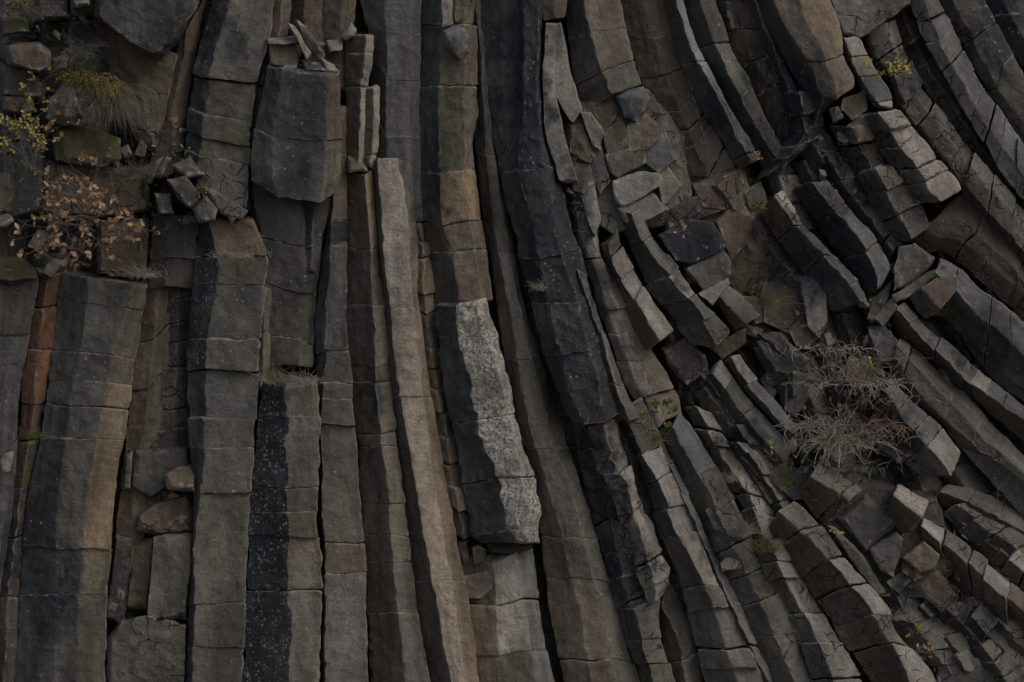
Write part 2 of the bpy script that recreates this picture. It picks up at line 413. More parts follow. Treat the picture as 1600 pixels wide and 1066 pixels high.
def rock(label, mat, d, poly, th=.35, tilt=(0, 0), front=.62, k=1., name='rock', cat='rock', group='loose and broken blocks', seed=None, shift=(0, 0), dep=None):
    """angular block: photo outline, depth d of its front, thickness th, tilt = depth change (m) across its width / height"""
    rng = random.Random(seed or label)
    p = parse(poly); c = p.mean(0); size = np.abs(p-c).max()
    ext = max(np.ptp(p[:, 0]), 1), max(np.ptp(p[:, 1]), 1)
    pts = []
    def add(q, dep_): pts.append(P(np.array(q[0]), np.array(q[1]), dep_))
    for q in p:
        tl = tilt[0]*(q[0]-c[0])/ext[0]*2 + tilt[1]*(q[1]-c[1])/ext[1]*2
        add(c+(q-c)*.93, d-th); add(q, d-th*rng.uniform(.35, .6)+tl); add(c+(q-c)*.97+[rng.uniform(-1, 1), rng.uniform(-1, 1)], d-th*rng.uniform(.12, .25)+tl)
        f = front*rng.uniform(.85, 1.15); sq = c+(q-c)*f+np.array(shift)
        add(sq, d+tl*f+rng.uniform(-.02, .02))
    bm = bmesh.new()
    for v in pts: bm.verts.new(v)
    r = bmesh.ops.convex_hull(bm, input=bm.verts)
    for v in [v for v in bm.verts if not v.link_faces]: bm.verts.remove(v)
    bmesh.ops.dissolve_limit(bm, angle_limit=math.radians(9), verts=bm.verts, edges=bm.edges)
    bmesh.ops.bevel(bm, geom=list(bm.edges), offset=.007, segments=1, affect='EDGES', clamp_overlap=True)
    bmesh.ops.triangulate(bm, faces=bm.faces)
    for _ in range(6):
        lg = [e_ for e_ in bm.edges if e_.calc_length() > .05]
        if not lg: break
        bmesh.ops.subdivide_edges(bm, edges=lg, cuts=1); bmesh.ops.triangulate(bm, faces=[f for f in bm.faces if len(f.verts) > 3])
    bmesh.ops.recalc_face_normals(bm, faces=bm.faces)
    co = np.array([v.co[:] for v in bm.verts])
    cm = co.mean(0)
    ch = np.clip(vnoise(co*9, 40)-.25, 0, 1)[:, None]
    co = co + (cm-co)*ch*.10
    co = rough(co, 1.1*k)
    base = P(np.array(c[0]), np.array(p[:, 1].max()), d-th*.5)
    for v, q in zip(bm.verts, co): v.co = q-base
    uvl = bm.loops.layers.uv.new('uv')
    for f in bm.faces:
        f.smooth = True
        for lp in f.loops: lp[uvl].uv = (lp.vert.co.x, lp.vert.co.z)
    me = bpy.data.meshes.new(name); bm.to_mesh(me); bm.free()
    try: me.set_sharp_from_angle(angle=math.radians(26))
    except Exception: pass
    me.materials.append(M[mat]); add_stain(me, co)
    return tag(link(name, me, None, base), label, cat, group, 'thing')

# ---------------------------------------------------------------- the cliff behind the columns
GUIDES = ["-90,-90 -110,500 -160,1160", "60,-90 30,500 -40,1160", "200,-90 190,300 120,700 70,1160", "330,-90 285,300 250,700 225,1160", "440,-90 400,400 390,700 350,1160", "540,-90 540,500 540,1160",
 "650,-90 660,400 700,800 760,1160", "750,-90 770,300 850,700 940,1160", "850,-90 870,280 960,650 1080,1000 1120,1160", "965,-90 1000,130 1080,400 1200,750 1340,1160", "1070,-90 1120,180 1230,430 1380,800 1560,1160",
 "1180,-90 1240,150 1350,380 1500,680 1760,1100", "1290,-90 1340,100 1440,280 1590,520 1900,900", "1400,-90 1460,110 1560,290 1700,480 1950,700", "1530,-90 1600,130 1700,270 1950,480", "1700,-90 1800,100 2000,300"]
def backing():
    G = [dense(parse(s))[0] for s in GUIDES]; NU, NV = 15*44, 420
    v = np.linspace(0, 1, NV); gi = np.linspace(0, len(G)-1, NU)
    Gr = np.stack([np.stack([np.interp(v, np.linspace(0, 1, len(g)), g[:, 0]), np.interp(v, np.linspace(0, 1, len(g)), g[:, 1])], 1) for g in G])
    i = np.minimum(gi.astype(int), len(G)-2); f = (gi-i)[:, None, None]
    A = Gr[i]*(1-f)+Gr[i+1]*f                      # NU,NV,2
    rt = np.clip((gi-7.5)/1.5, 0, 1)*(gi < 14.5); ph = gi*1.7 + .25*np.sin(gi*2.1) + np.maximum(gi-8, 0)*1.5
    cell = np.floor(ph); fr = ph-cell
    rnd = np.random.RandomState(4); ro = rnd.rand(200); rd = rnd.rand(200, 190)
    prof = np.interp(fr, [0, .06, .42, .8, .94, 1], [-.10, .02, .16, .05, 0, -.10]) + ro[cell.astype(int)]*.22
    vb = v[None, :]*(13+17*rt[:, None])*(.7+.6*ro[(cell.astype(int)*7) % 200])[:, None]
    kb = np.floor(vb).astype(int); fb = vb-kb
    dep = prof[:, None] + (.12+.12*rt[:, None])*rd[cell.astype(int)[:, None], kb % 190] - .05*(np.minimum(fb, 1-fb) < .03)
    dep = dep - .66 + .12*rt[:, None]
    V = P(A[..., 0], A[..., 1], dep); V = rough(V, 1.4)
    ii = np.arange(NU*NV).reshape(NU, NV)
    q = np.stack([ii[:-1, :-1], ii[:-1, 1:], ii[1:, 1:], ii[1:, :-1]], -1).reshape(-1, 4)
    uv = np.stack([np.broadcast_to(gi[:, None]*.6, dep.shape), np.broadcast_to(v[None]*7, dep.shape)], -1).reshape(-1, 2)
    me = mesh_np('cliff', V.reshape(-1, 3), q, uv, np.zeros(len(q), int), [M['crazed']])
    tag(link('cliff', me), kind='structure')
backing()
def ground():  # unseen ground below the frame, added to bounce light onto downward faces
    n = 60; x = np.linspace(-30, 30, n); y = np.linspace(-45, 1.5, n); X, Y = np.meshgrid(x, y, indexing='ij')
    Z = .0 + .35*np.clip(Y+6, 0, 8)*.4; V = np.stack([X, Y, Z], -1); V[..., 2] += .35*vnoise(V*.4, 3)+.12*vnoise(V*1.7, 4)
    ii = np.arange(n*n).reshape(n, n); q = np.stack([ii[:-1, :-1], ii[1:, :-1], ii[1:, 1:], ii[:-1, 1:]], -1).reshape(-1, 4)
    tag(link('ground', mesh_np('ground', V.reshape(-1, 3), q, V[..., :2].reshape(-1, 2), np.zeros(len(q), int), [M['warm']])), kind='structure')
ground()

C_ = column
# ================================================================ left third
C_('grey column cut by the left edge of the photo, below the bushes', ['grey', 'dark'], .08, [0, .02, -.12], '-40,440 -50,600 -55,750 -70,900 -80,1066', '8,400 5,520 -8,620 -12,750 -25,900 -40,1066', '58,432 48,520 30,600 26,700 22,770 10,850 -2,930', cuts=[445, 520, 640, 745])
C_('slender rust orange column squeezed between two dark grey ones at left', [['rust', 'rust', 'rust', 'rust', 'mossy', 'brown', 'dark', 'dark'], ['rust', 'rust', 'rust', 'brown', 'mossy', 'brown', 'brown', 'dark']], -.02, [-.1, .03, -.08], '58,430 48,480 42,545 35,600 34,640 30,690 24,745 10,830 -2,930 -10,1066', '74,430 66,480 60,560 55,600 54,640 45,690 38,745 25,830 12,930 5,1066', '94,428 88,480 82,550 72,600 68,640 62,690 52,750 38,840 30,930 26,1066', cuts=[480, 545, 632, 690, 760, 840, 935, 985])
C_('wide dark column with a tan right face, below the orange-leaved shrub', ['dark', ['grey', 'grey', 'grey', 'grey', 'grey', 'grey', 'grey', 'grey'], ['olive', 'olive', 'olive', 'tan', 'tan', 'tan', 'olive', 'olive']], .12, [-.22, -.02, .05, -.06], '95,432 82,560 66,690 48,770 34,900 24,1066', '135,436 130,520 116,600 105,680 95,760 86,900 82,1066', '206,443 200,480 178,560 160,640 149,700 136,800 129,860 121,940 116,1066', '229,446 223,480 207,590 199,640 194,690 186,720 177,800 171,860 165,930 160,1066', cuts=[478, 555, 598, 635, 686, 855, 930], top=16)
C_('recessed brown column right of the wide column with the tan face', ['brown', 'olive'], -.10, [-.05, .02, -.06], '222,440 214,530 205,600 198,690 186,800 176,900', '248,438 240,530 228,610 220,700 208,800 200,900', '268,436 262,530 258,620 250,700 246,760 240,800', cuts=[505, 532, 610, 668, 730])
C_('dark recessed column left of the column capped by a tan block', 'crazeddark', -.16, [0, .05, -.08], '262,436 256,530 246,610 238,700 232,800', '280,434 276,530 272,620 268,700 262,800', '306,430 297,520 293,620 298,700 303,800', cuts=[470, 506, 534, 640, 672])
C_('dark grey blocks above the recess, left of the tan capping block', 'dark', .02, [-.1, .03, -.03], '238,338 236,400 233,450', '262,336 262,400 258,450', '308,342 306,400 300,450', cuts=[404])
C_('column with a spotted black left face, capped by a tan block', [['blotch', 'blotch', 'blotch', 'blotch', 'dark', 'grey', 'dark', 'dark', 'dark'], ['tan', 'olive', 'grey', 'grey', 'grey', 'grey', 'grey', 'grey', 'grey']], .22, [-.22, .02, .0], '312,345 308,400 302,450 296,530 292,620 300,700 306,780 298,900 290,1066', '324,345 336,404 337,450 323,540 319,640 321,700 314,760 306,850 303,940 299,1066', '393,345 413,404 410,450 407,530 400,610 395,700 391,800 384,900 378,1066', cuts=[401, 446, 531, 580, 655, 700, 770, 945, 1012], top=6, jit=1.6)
C_('thin pale sliver of rock beside the column capped by a tan block', ['olive', 'warm'], .16, [-.03, .03, -.05], '409,448 407,500 404,560 402,610', '414,446 413,500 411,560 408,610', '422,450 420,500 418,570 414,612', cuts=[520])
# upper left
C_('brown column behind the hanging grass, under the overhanging dark block', ['brown', 'olive'], .02, [-.1, .0, -.04], '150,38 160,80 178,120 205,200 222,230', '185,50 200,100 220,140 235,215 245,235', '278,85 268,130 257,180 245,214 240,236', cuts=[130, 203], k=1.3)
C_('narrow brown column left of the lichen-streaked light column near the top', 'brown', -.04, [-.06, .03, -.1], '278,70 262,130 250,190 244,215 232,270', '292,50 284,110 274,170 268,230 258,280', '322,-10 310,60 302,120 290,200 282,260', cuts=[118, 205])
C_('light grey column with a lichen-streaked dark left edge, at the top left', ['blotch', ['grey', 'grey', 'olive', 'olive', 'crazed']], .16, [-.22, .02, .03], '337,-10 328,30 318,60 306,120 294,200 284,290', '362,-10 352,30 338,70 328,130 316,200 306,300', '428,-10 420,60 402,120 394,190 384,320', cuts=[125, 178, 216, 242], chip=1.3)
C_('narrow dark column between the light streaked column and the big black blocks', 'dark', .0, [-.05, .02, -.1], '428,0 414,60 400,130 392,200 384,330', '436,0 424,60 412,130 404,200 396,330', '450,0 436,60 424,110 412,210 404,330', cuts=[135, 212, 290])
C_('slender tan column at the top edge, above the shattered slivers', ['tan', 'warm'], .12, [-.05, .04, -.1], '430,-20 425,30 421,62', '441,-20 437,30 432,62', '456,-20 451,30 443,62', cuts=[])
C_('pair of big black blocks topped by pale chips, left of centre', ['dark', 'dark', ['brown', 'olive']], .34, [-.14, .04, .05, -.14], '416,112 410,160 400,216 396,250 397,290', '440,114 435,160 428,218 428,260 434,306', '514,116 512,170 512,222 510,260 504,316', '530,118 530,170 534,224 532,270 522,306', cuts=[219], top=16, bot=-6, jit=2.2, wob=4)
C_('speckled dark column hanging below the pair of big black blocks', ['dark', 'dark', 'dark'], .10, [-.22, 0, .02, -.08], '388,290 392,340 405,410 410,480 408,545 410,560', '395,290 399,340 411,410 415,480 413,545 414,566', '470,310 474,380 474,440 470,500 468,570', '478,315 498,385 496,440 490,500 488,575', cuts=[385, 455, 530], wob=5)
C_('cracked dark sliver right of the speckled dark column', 'dark', .14, [-.08, .03, -.06], '478,318 474,360 474,400 478,425', '490,316 488,360 488,400 486,425', '518,306 508,350 502,385 494,425', cuts=[382], wob=6)
C_('black spotted column topped by dry grass, lower left of centre', ['navy', ['grey', 'grey', 'grey', 'warm', 'warm', 'grey']], .32, [-.20, .03, -.02], '412,603 402,680 393,760 387,900 382,1066', '447,604 448,680 450,760 451,900 453,1066', '498,602 498,700 498,800 498,900 498,1066', cuts=[649, 761, 803, 838, 925], top=14, jit=.7, jag=3.2)
C_('dark recessed column beside the black spotted one', 'dark', -.05, [-.1, 0, -.05], '470,400 486,520 494,600 498,700 500,1066', '484,400 494,520 500,600 505,700 506,1066', '512,390 508,520 508,600 512,700 512,1066', cuts=[560, 700, 880])
C_('brown knob-topped column right of the big black blocks', [['brown', 'brown', 'navy'], ['tan', 'warm', 'black']], .12, [-.14, .03, -.10], '520,168 518,230 517,300 512,345 510,384', '526,166 525,230 524,300 519,345 517,384', '546,170 543,230 542,300 542,345 541,384', cuts=[240, 343], top=5)
C_('dark grey column running from the middle of the photo to its bottom', ['dark', ['dark', 'grey', 'grey', 'grey', 'grey', 'warm', 'grey']], .16, [-.20, .04, .0], '508,385 497,500 496,600 501,700 503,880 505,1066', '518,384 507,540 504,600 503,700 507,850 510,1066', '541,383 543,545 549,600 556,690 567,840 572,900 575,1066', cuts=[549, 597, 622, 665, 848, 895], jit=1.3)
C_('dark brown column with a broken stepped right face, beside the tall pale one', ['brown', ['tan', 'warm', 'warm', 'olive', 'warm', 'grey', 'warm', 'warm', 'warm', 'grey', 'grey']], .20, [-.30, .06, -.04], '541,270 541,400 541,540 556,660 568,840 575,930 580,1066', '573,275 576,340 580,390 584,500 592,640 606,760 613,850 622,960 634,1066', '583,268 590,380 600,480 611,600 622,710 638,830 645,900 656,980 672,1066', cuts=[391, 478, 572, 597, 680, 700, 788, 838, 880, 961], top=10, gap=.6, jit=.5, chip=1.4)
C_('tallest pale column, lit bright grey, running from the centre to the bottom', ['brown', ['pale', 'pink', 'pink', 'pink'], ['warm', 'tan', 'tan', 'tan']], .26, [-.30, .03, .02, -.10], '582,256 586,370 596,440 603,560 616,680 632,780 645,870 658,980 674,1066', '589,248 598,350 607,470 621,580 642,720 662,830 678,920 692,1000 706,1066', '623,246 639,350 647,480 663,620 677,740 696,850 709,930 729,1066', '628,252 650,360 656,480 673,600 693,740 706,810 719,880 731,940 748,1066', cuts=[480, 618, 905], top=7, jit=.4, gap=.5, wob=2, chip=.6)
C_('stack of small rounded ochre blocks recessed beside the tall pale column', [['brown', 'warm', 'tan', 'tan', 'olive', 'tan', 'tan', 'tan', 'tan', 'tan', 'tan', 'tan'], ['tan', 'warm', 'tan', 'tan', 'olive', 'tan', 'tan', 'tan', 'tan', 'tan', 'tan', 'tan']], .10, [-.05, .06, -.08], '640,340 644,400 650,500 664,600 688,740 705,830', '654,350 662,400 668,500 684,600 706,740 722,840', '662,345 673,400 684,490 694,580 706,660 724,740 738,835', cuts=[382, 404, 462, 492, 545, 580, 610, 646, 690, 729, 766, 800], jit=2.4, chip=1.8, wob=2)
# top centre
C_('grey brown column at the top edge, above the pale chips', ['brown', 'warm'], -.05, [-.2, .02, 0], '455,-20 450,30 452,70 468,110', '478,-20 476,30 478,70 482,110', '512,-20 510,30 508,80 512,118', cuts=[62])
C_('smooth grey column at the top edge, left of the pale pointed chip', ['grey', 'olive'], .02, [-.1, .02, -.05], '510,-20 508,30 510,90 512,130', '535,-20 533,30 531,90 530,140', '556,-20 553,30 545,90 542,150', cuts=[68, 100])
C_('short brown stub column with a pale narrow right face, below the top crack', [['dark', 'brown', 'brown'], 'pale'], .14, [-.12, .05, -.02], '541,56 541,120 542,200 543,266', '571,56 567,120 562,137 562,266', '581,56 578,110 572,137 570,266', cuts=[85, 135], top=4)
C_('brown stub column one step lower, with a pale worn arris', ['brown', ['pale', 'pale', 'tan']], .18, [-.16, .05, -.03], '543,140 544,190 545,268', '582,139 583,190 580,262', '590,137 591,190 586,264', cuts=[245], top=4, chip=1.5)
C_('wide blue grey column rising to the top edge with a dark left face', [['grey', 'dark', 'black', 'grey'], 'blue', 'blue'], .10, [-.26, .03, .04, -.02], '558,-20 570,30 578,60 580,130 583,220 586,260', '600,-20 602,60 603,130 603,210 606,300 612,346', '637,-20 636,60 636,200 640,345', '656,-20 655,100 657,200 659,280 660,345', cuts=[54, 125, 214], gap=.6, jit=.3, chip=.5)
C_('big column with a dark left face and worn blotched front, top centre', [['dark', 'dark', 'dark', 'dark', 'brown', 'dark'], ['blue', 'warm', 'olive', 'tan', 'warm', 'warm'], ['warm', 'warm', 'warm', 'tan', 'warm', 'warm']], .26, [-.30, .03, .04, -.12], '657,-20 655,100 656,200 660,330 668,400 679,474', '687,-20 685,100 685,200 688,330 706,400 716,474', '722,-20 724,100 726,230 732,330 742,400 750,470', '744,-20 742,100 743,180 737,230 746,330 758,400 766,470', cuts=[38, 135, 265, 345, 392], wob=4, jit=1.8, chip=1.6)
C_('spindle-shaped column crusted with white and orange lichen, right of centre', ['dark', 'lichen', 'lichen'], .42, [-.34, .03, .06, -.08], '681,474 691,560 706,660 725,750 738,830 752,846', '713,476 722,540 735,600 751,680 776,740 787,800 800,842', '741,470 760,520 785,600 808,700 822,780 826,848', '757,468 775,520 795,600 817,700 834,750 842,800 838,846', cuts=[520, 650, 748, 830], jit=.5, k=1.5, chip=1.2, bot=4, jag=3.)
C_('long grey column sweeping down from the top edge, right of the lichened spindle', [['blue', 'grey', 'warm', 'grey', 'grey', 'warm', 'warm', 'warm'], ['grey', 'grey', 'grey', 'grey', 'grey', 'grey', 'warm', 'warm'], 'grey'], .06, [-.2, .05, .05, -.14], '728,-20 742,100 748,250 765,400 790,550 815,680 838,770 846,850 862,960 884,1066', '742,-20 752,100 762,250 780,400 804,520 832,680 858,770 880,850 905,950 925,1066', '750,-20 764,150 780,300 796,400 816,500 848,620 873,720 900,800 925,890 948,970 962,1066', '752,-20 759,130 777,265 800,380 815,460 835,530 871,640 901,750 931,840 951,910 976,990 1001,1066', cuts=[240, 395, 560, 700, 842, 906, 1031], jit=.9, gap=.6)
C_('short pale streaked column at the bottom, under the lichened spindle', [['warm', 'tan', 'tan'], ['pale', 'pale', 'warm'], 'blue'], .10, [-.12, .03, .04, -.2], '722,870 726,940 738,1000 748,1066', '768,880 775,960 782,1066', '804,862 822,960 838,1066', '828,862 846,980 866,1066', cuts=[938, 1020], top=8)
# dark central pair
C_('very wide dark column from the top edge, right of the long grey column', [['dark', 'dark'], ['dark', 'dark']], .12, [-.12, .05, .05], '753,-20 758,150 778,250 790,330', '785,-20 786,150 800,250 812,330', '820,-20 815,150 815,260 820,330', cuts=[258], jit=.6, gap=.6)
C_('long blue black column with a knobbly rounded foot', [['dark', 'dark', 'black', 'dark', 'dark'], ['black', 'black', 'black', 'knobbly', 'knobbly'], ['black', 'black', 'knobbly', 'knobbly', 'knobbly']], .36, [-.3, .04, .05, -.2], '812,-20 812,150 786,265 806,380 828,450 850,540 880,620 902,662', '818,-20 818,150 812,270 835,380 852,450 874,540 893,610 915,664', '845,-20 842,150 850,260 872,380 895,450 920,540 940,600 950,660', '851,-20 849,130 851,190 862,240 876,290 897,370 910,400 936,520 965,600 978,640', cuts=[262, 400, 470, 545], k=1.7, jit=.6, chip=1.2, bot=-6)
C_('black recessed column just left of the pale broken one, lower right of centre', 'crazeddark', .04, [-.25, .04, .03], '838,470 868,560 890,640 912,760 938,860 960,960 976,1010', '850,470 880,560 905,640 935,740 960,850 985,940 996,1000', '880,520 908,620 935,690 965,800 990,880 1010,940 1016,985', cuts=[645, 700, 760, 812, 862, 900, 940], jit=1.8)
C_('pale cracked column broken off with a pointed foot, below the knobbly one', ['crazedpale', 'crazedpale'], .26, [-.12, .05, -.14], '924,668 940,735 965,805 985,860 1000,900 1014,945', '945,662 962,730 985,780 1005,850 1022,895 1024,942', '966,656 986,740 1003,800 1020,830 1045,890 1040,925', cuts=[737, 803, 880, 915], k=1.4, chip=1.8, bot=3, jit=1.8, wob=5, jag=3.)
C_('speckled dark grey column at the bottom, under the pale pointed foot', ['crazeddark', 'crazed'], .12, [-.18, .05, -.05], '974,955 985,1000 1000,1066', '990,952 1004,1000 1020,1066', '1030,935 1030,990 1052,1066', cuts=[1000], k=1.2)
C_('smooth dark recessed column at the bottom, beside the stepped blocks', [['brown', 'brown'], ['dark', 'grey']], -.02, [-.22, .03, -.12], '1025,950 1034,1000 1045,1066', '1032,945 1058,1000 1072,1066', '1045,905 1072,960 1092,1030 1096,1066', cuts=[1032])
C_('stepped column of dark blocks with pale right faces, lower right of centre', [['knobbly', 'dark', 'crazeddark', 'dark', 'grey', 'grey'], ['crazed', 'pale', 'pale', 'pale', 'pale', 'grey']], .24, [-.26, .05, -.04], '960,648 985,690 1010,750 1032,830 1060,900 1075,958 1100,1066', '972,642 1004,714 1034,765 1058,830 1090,890 1110,940 1130,1000 1150,1066', '1000,622 1032,700 1062,770 1090,835 1116,905 1136,945 1160,1000 1190,1066', cuts=[752, 795, 838, 916, 950], jit=1.8, chip=1.2)
C_('knife-thin ridge of rock running beside the knobbly black column', ['knobbly', 'dark', 'grey'], .28, [-.26, -.1, .06, -.05], '882,420 905,520 930,600 955,660', '895,420 920,515 945,590 968,650', '904,425 935,515 963,600 985,655', '912,425 942,515 972,600 1000,655', cuts=[520, 600], bot=3)
C_('thin ridged column edge, continuing past the green plant to the bottom', ['dark', 'blue'], .16, [-.15, .05, -.08], '990,650 1020,700 1050,760 1085,840 1120,920 1150,990 1180,1066', '1004,655 1034,705 1066,768 1100,845 1136,925 1166,995 1200,1066', '1016,655 1042,705 1074,768 1108,845 1142,915 1172,985 1208,1066', every=75)
# bright fork and the wide pale column
C_('bright forked slab hanging left of the rubble, left prong', ['pale'], .30, [.03, .0], '855,36 850,110 851,190 861,240 876,284', '866,36 865,130 876,190 886,235 900,282', cuts=[], inward=-.1, k=.7)
C_('bright forked slab hanging left of the rubble, right prong', ['pale'], .28, [.02, .0], '862,36 866,130 880,165 897,190', '876,34 890,110 899,140 909,174', cuts=[], inward=-.1, k=.7)
C_('brown stub with a tan right face at the top edge, above the bright fork', ['warm', 'tan'], .20, [0, .03, -.04], '852,-20 851,10 853,34', '870,-20 869,10 870,33', '885,-20 885,12 881,32', cuts=[])
C_('wide pale column with a scalloped right edge, below the bright fork', ['pale', ['pale', 'crazedpale', 'pale', 'pale', 'pale', 'pale', 'pale'], ['pale', 'crazedpale', 'pale', 'pale', 'pale', 'warm', 'warm']], .08, [-.15, .03, .05, -.06], '872,282 892,350 908,400 926,440 936,482 955,530 974,586 995,628 1010,665', '885,280 905,350 922,400 940,450 955,500 975,545 992,590 1012,630 1028,665', '905,285 922,350 940,400 960,470 980,520 1002,570 1025,620 1040,660', '912,290 934,360 940,400 964,442 986,490 1016,548 1037,576 1058,621 1066,650', cuts=[318, 362, 405, 480, 520, 560, 620], jit=1.3, chip=1.4, wob=4)
C_('pale grey column ending in a square foot, above the green plant', [['crazed', 'brown', 'brown', 'brown', 'mossy'], ['crazed', 'pale', 'pale', 'pale', 'warm']], .22, [-.25, .04, -.02], '940,380 952,425 972,470 988,500 1000,535 1011,547', '953,380 958,412 974,444 990,468 1015,506 1030,533', '966,360 976,396 1002,444 1023,478 1050,517', cuts=[402, 434, 466], bot=-4)
C_('bright ridged column curving down to a big blunt block at mid right', [['dark', 'dark', 'dark', 'dark', 'grey', 'crazeddark'], ['blue', 'blue', 'pale', 'blue', 'crazed', 'crazed']], .28, [-.28, .05, -.10], '968,330 990,400 1010,446 1040,484 1062,515 1085,545', '985,335 1003,378 1030,416 1068,458 1092,486 1118,540', '1000,320 1017,374 1058,422 1092,470 1126,503 1142,526', cuts=[378, 434, 466, 500], bot=-14, jit=1.6)
C_('mossy grey block column right of the big blunt block', ['brown', 'grey'], .15, [-.2, .04, -.12], '1100,455 1125,480 1150,520', '1112,452 1140,482 1165,505', '1128,440 1160,465 1186,490', cuts=[485], bot=6)
# fan at the upper right
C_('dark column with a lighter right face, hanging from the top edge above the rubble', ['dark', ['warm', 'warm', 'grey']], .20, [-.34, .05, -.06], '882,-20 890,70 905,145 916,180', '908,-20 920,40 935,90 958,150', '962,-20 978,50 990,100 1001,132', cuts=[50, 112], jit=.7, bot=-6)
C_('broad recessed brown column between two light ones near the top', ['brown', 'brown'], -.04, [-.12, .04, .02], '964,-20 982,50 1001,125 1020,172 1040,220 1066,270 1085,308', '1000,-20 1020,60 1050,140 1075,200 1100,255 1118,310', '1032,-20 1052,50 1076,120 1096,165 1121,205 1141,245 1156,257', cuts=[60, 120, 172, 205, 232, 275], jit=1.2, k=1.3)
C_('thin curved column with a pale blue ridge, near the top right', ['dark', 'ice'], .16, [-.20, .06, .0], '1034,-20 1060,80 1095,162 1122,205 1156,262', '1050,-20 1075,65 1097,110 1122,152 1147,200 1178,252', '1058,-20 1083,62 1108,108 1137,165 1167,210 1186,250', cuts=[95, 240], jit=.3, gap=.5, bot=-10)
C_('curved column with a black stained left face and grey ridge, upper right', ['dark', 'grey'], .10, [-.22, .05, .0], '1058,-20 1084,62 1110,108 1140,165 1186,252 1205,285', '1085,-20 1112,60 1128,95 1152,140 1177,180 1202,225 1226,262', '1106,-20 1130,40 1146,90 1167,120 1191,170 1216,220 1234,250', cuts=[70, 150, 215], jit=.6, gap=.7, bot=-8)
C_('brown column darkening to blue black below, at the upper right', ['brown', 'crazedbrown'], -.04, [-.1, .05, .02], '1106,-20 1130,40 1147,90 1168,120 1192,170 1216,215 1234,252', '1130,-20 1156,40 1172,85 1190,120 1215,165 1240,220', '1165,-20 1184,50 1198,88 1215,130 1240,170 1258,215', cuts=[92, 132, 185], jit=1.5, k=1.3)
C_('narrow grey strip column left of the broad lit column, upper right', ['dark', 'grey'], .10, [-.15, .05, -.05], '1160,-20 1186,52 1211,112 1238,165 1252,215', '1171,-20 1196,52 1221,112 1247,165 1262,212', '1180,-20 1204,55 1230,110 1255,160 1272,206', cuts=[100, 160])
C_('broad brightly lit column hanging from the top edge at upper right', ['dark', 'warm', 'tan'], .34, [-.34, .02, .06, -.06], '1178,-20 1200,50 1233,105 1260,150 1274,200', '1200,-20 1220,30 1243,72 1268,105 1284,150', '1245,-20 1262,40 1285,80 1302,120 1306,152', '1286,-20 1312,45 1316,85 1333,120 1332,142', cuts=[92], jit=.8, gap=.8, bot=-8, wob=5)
C_('black shadowed column foot curling under the broad lit column', ['crazeddark', 'crazeddark'], .16, [-.25, .04, -.08], '1228,150 1236,192 1212,240 1180,284', '1248,148 1260,195 1242,235 1200,274', '1268,145 1285,182 1276,215 1236,254', cuts=[180, 205, 232, 252], k=1.2, jit=2)
C_('small bright column with a tapered foot, right of the broad lit column', ['warm', ['pale', 'pale', 'blue', 'pale']], .24, [-.2, .04, -.04], '1312,58 1320,88 1338,125 1350,150 1366,168', '1318,58 1328,88 1346,124 1360,148 1374,168', '1338,56 1350,78 1370,118 1390,148 1392,168', cuts=[88, 122, 160], jit=1.6)
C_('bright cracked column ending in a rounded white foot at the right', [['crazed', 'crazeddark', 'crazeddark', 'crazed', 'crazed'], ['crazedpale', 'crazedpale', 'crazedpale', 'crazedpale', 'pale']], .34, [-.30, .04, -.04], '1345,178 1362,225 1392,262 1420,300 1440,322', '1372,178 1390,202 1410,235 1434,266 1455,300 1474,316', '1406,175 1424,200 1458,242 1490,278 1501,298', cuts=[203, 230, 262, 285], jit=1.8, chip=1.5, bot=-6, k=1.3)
C_('fractured black block column under the bright rounded foot', ['crazeddark', ['crazedbrown', 'crazeddark', 'crazed', 'crazed']], .24, [-.3, .05, -.1], '1302,200 1325,262 1358,310 1390,365 1408,382', '1330,200 1356,256 1390,310 1418,358 1428,375', '1358,200 1390,262 1420,300 1445,330 1452,356', cuts=[225, 268, 300, 338], jit=2.2, chip=1.6, k=1.4, bot=-8)
C_('long grey column of many cracked cells, sweeping from top to right edge', ['crazeddark', 'crazed', 'crazed'], .14, [-.25, .03, .05, -.06], '1345,50 1360,95 1382,126 1402,170 1428,206 1472,262 1496,300 1524,335 1558,375 1604,425', '1354,45 1368,85 1392,121 1412,166 1438,200 1482,255 1506,290 1534,325 1570,365 1606,400', '1385,35 1404,90 1430,140 1460,190 1496,235 1530,280 1570,325 1606,365', '1398,28 1412,80 1436,130 1466,170 1500,215 1532,255 1568,295 1606,335', cuts=[80, 108, 142, 175, 205, 238, 262, 300, 340], jit=1.6, chip=1.3)
C_('dark recessed column of blocks right of the long cell-cracked one', ['crazeddark', 'crazedbrown'], -.06, [-.1, .02, -.1], '1396,25 1412,80 1438,130 1470,172 1505,218 1540,260 1606,340', '1410,15 1430,70 1455,115 1490,165 1525,220 1565,270 1606,320', '1425,5 1446,60 1470,101 1496,149 1530,205 1567,270 1604,312', every=48)
C_('bright worn column running from the top edge to the right edge', ['crazedpale', ['crazed', 'blue', 'crazed', 'blue']], .22, [-.12, .05, -.06], '1415,-10 1434,30 1446,60 1468,101 1494,149 1528,205 1566,271 1606,318', '1440,-10 1458,35 1480,85 1508,135 1540,190 1578,245 1606,285', '1458,-10 1486,38 1504,76 1528,121 1563,174 1606,232', cuts=[28, 62, 100, 135, 168, 200, 228, 262], jit=1.3, chip=1.4)
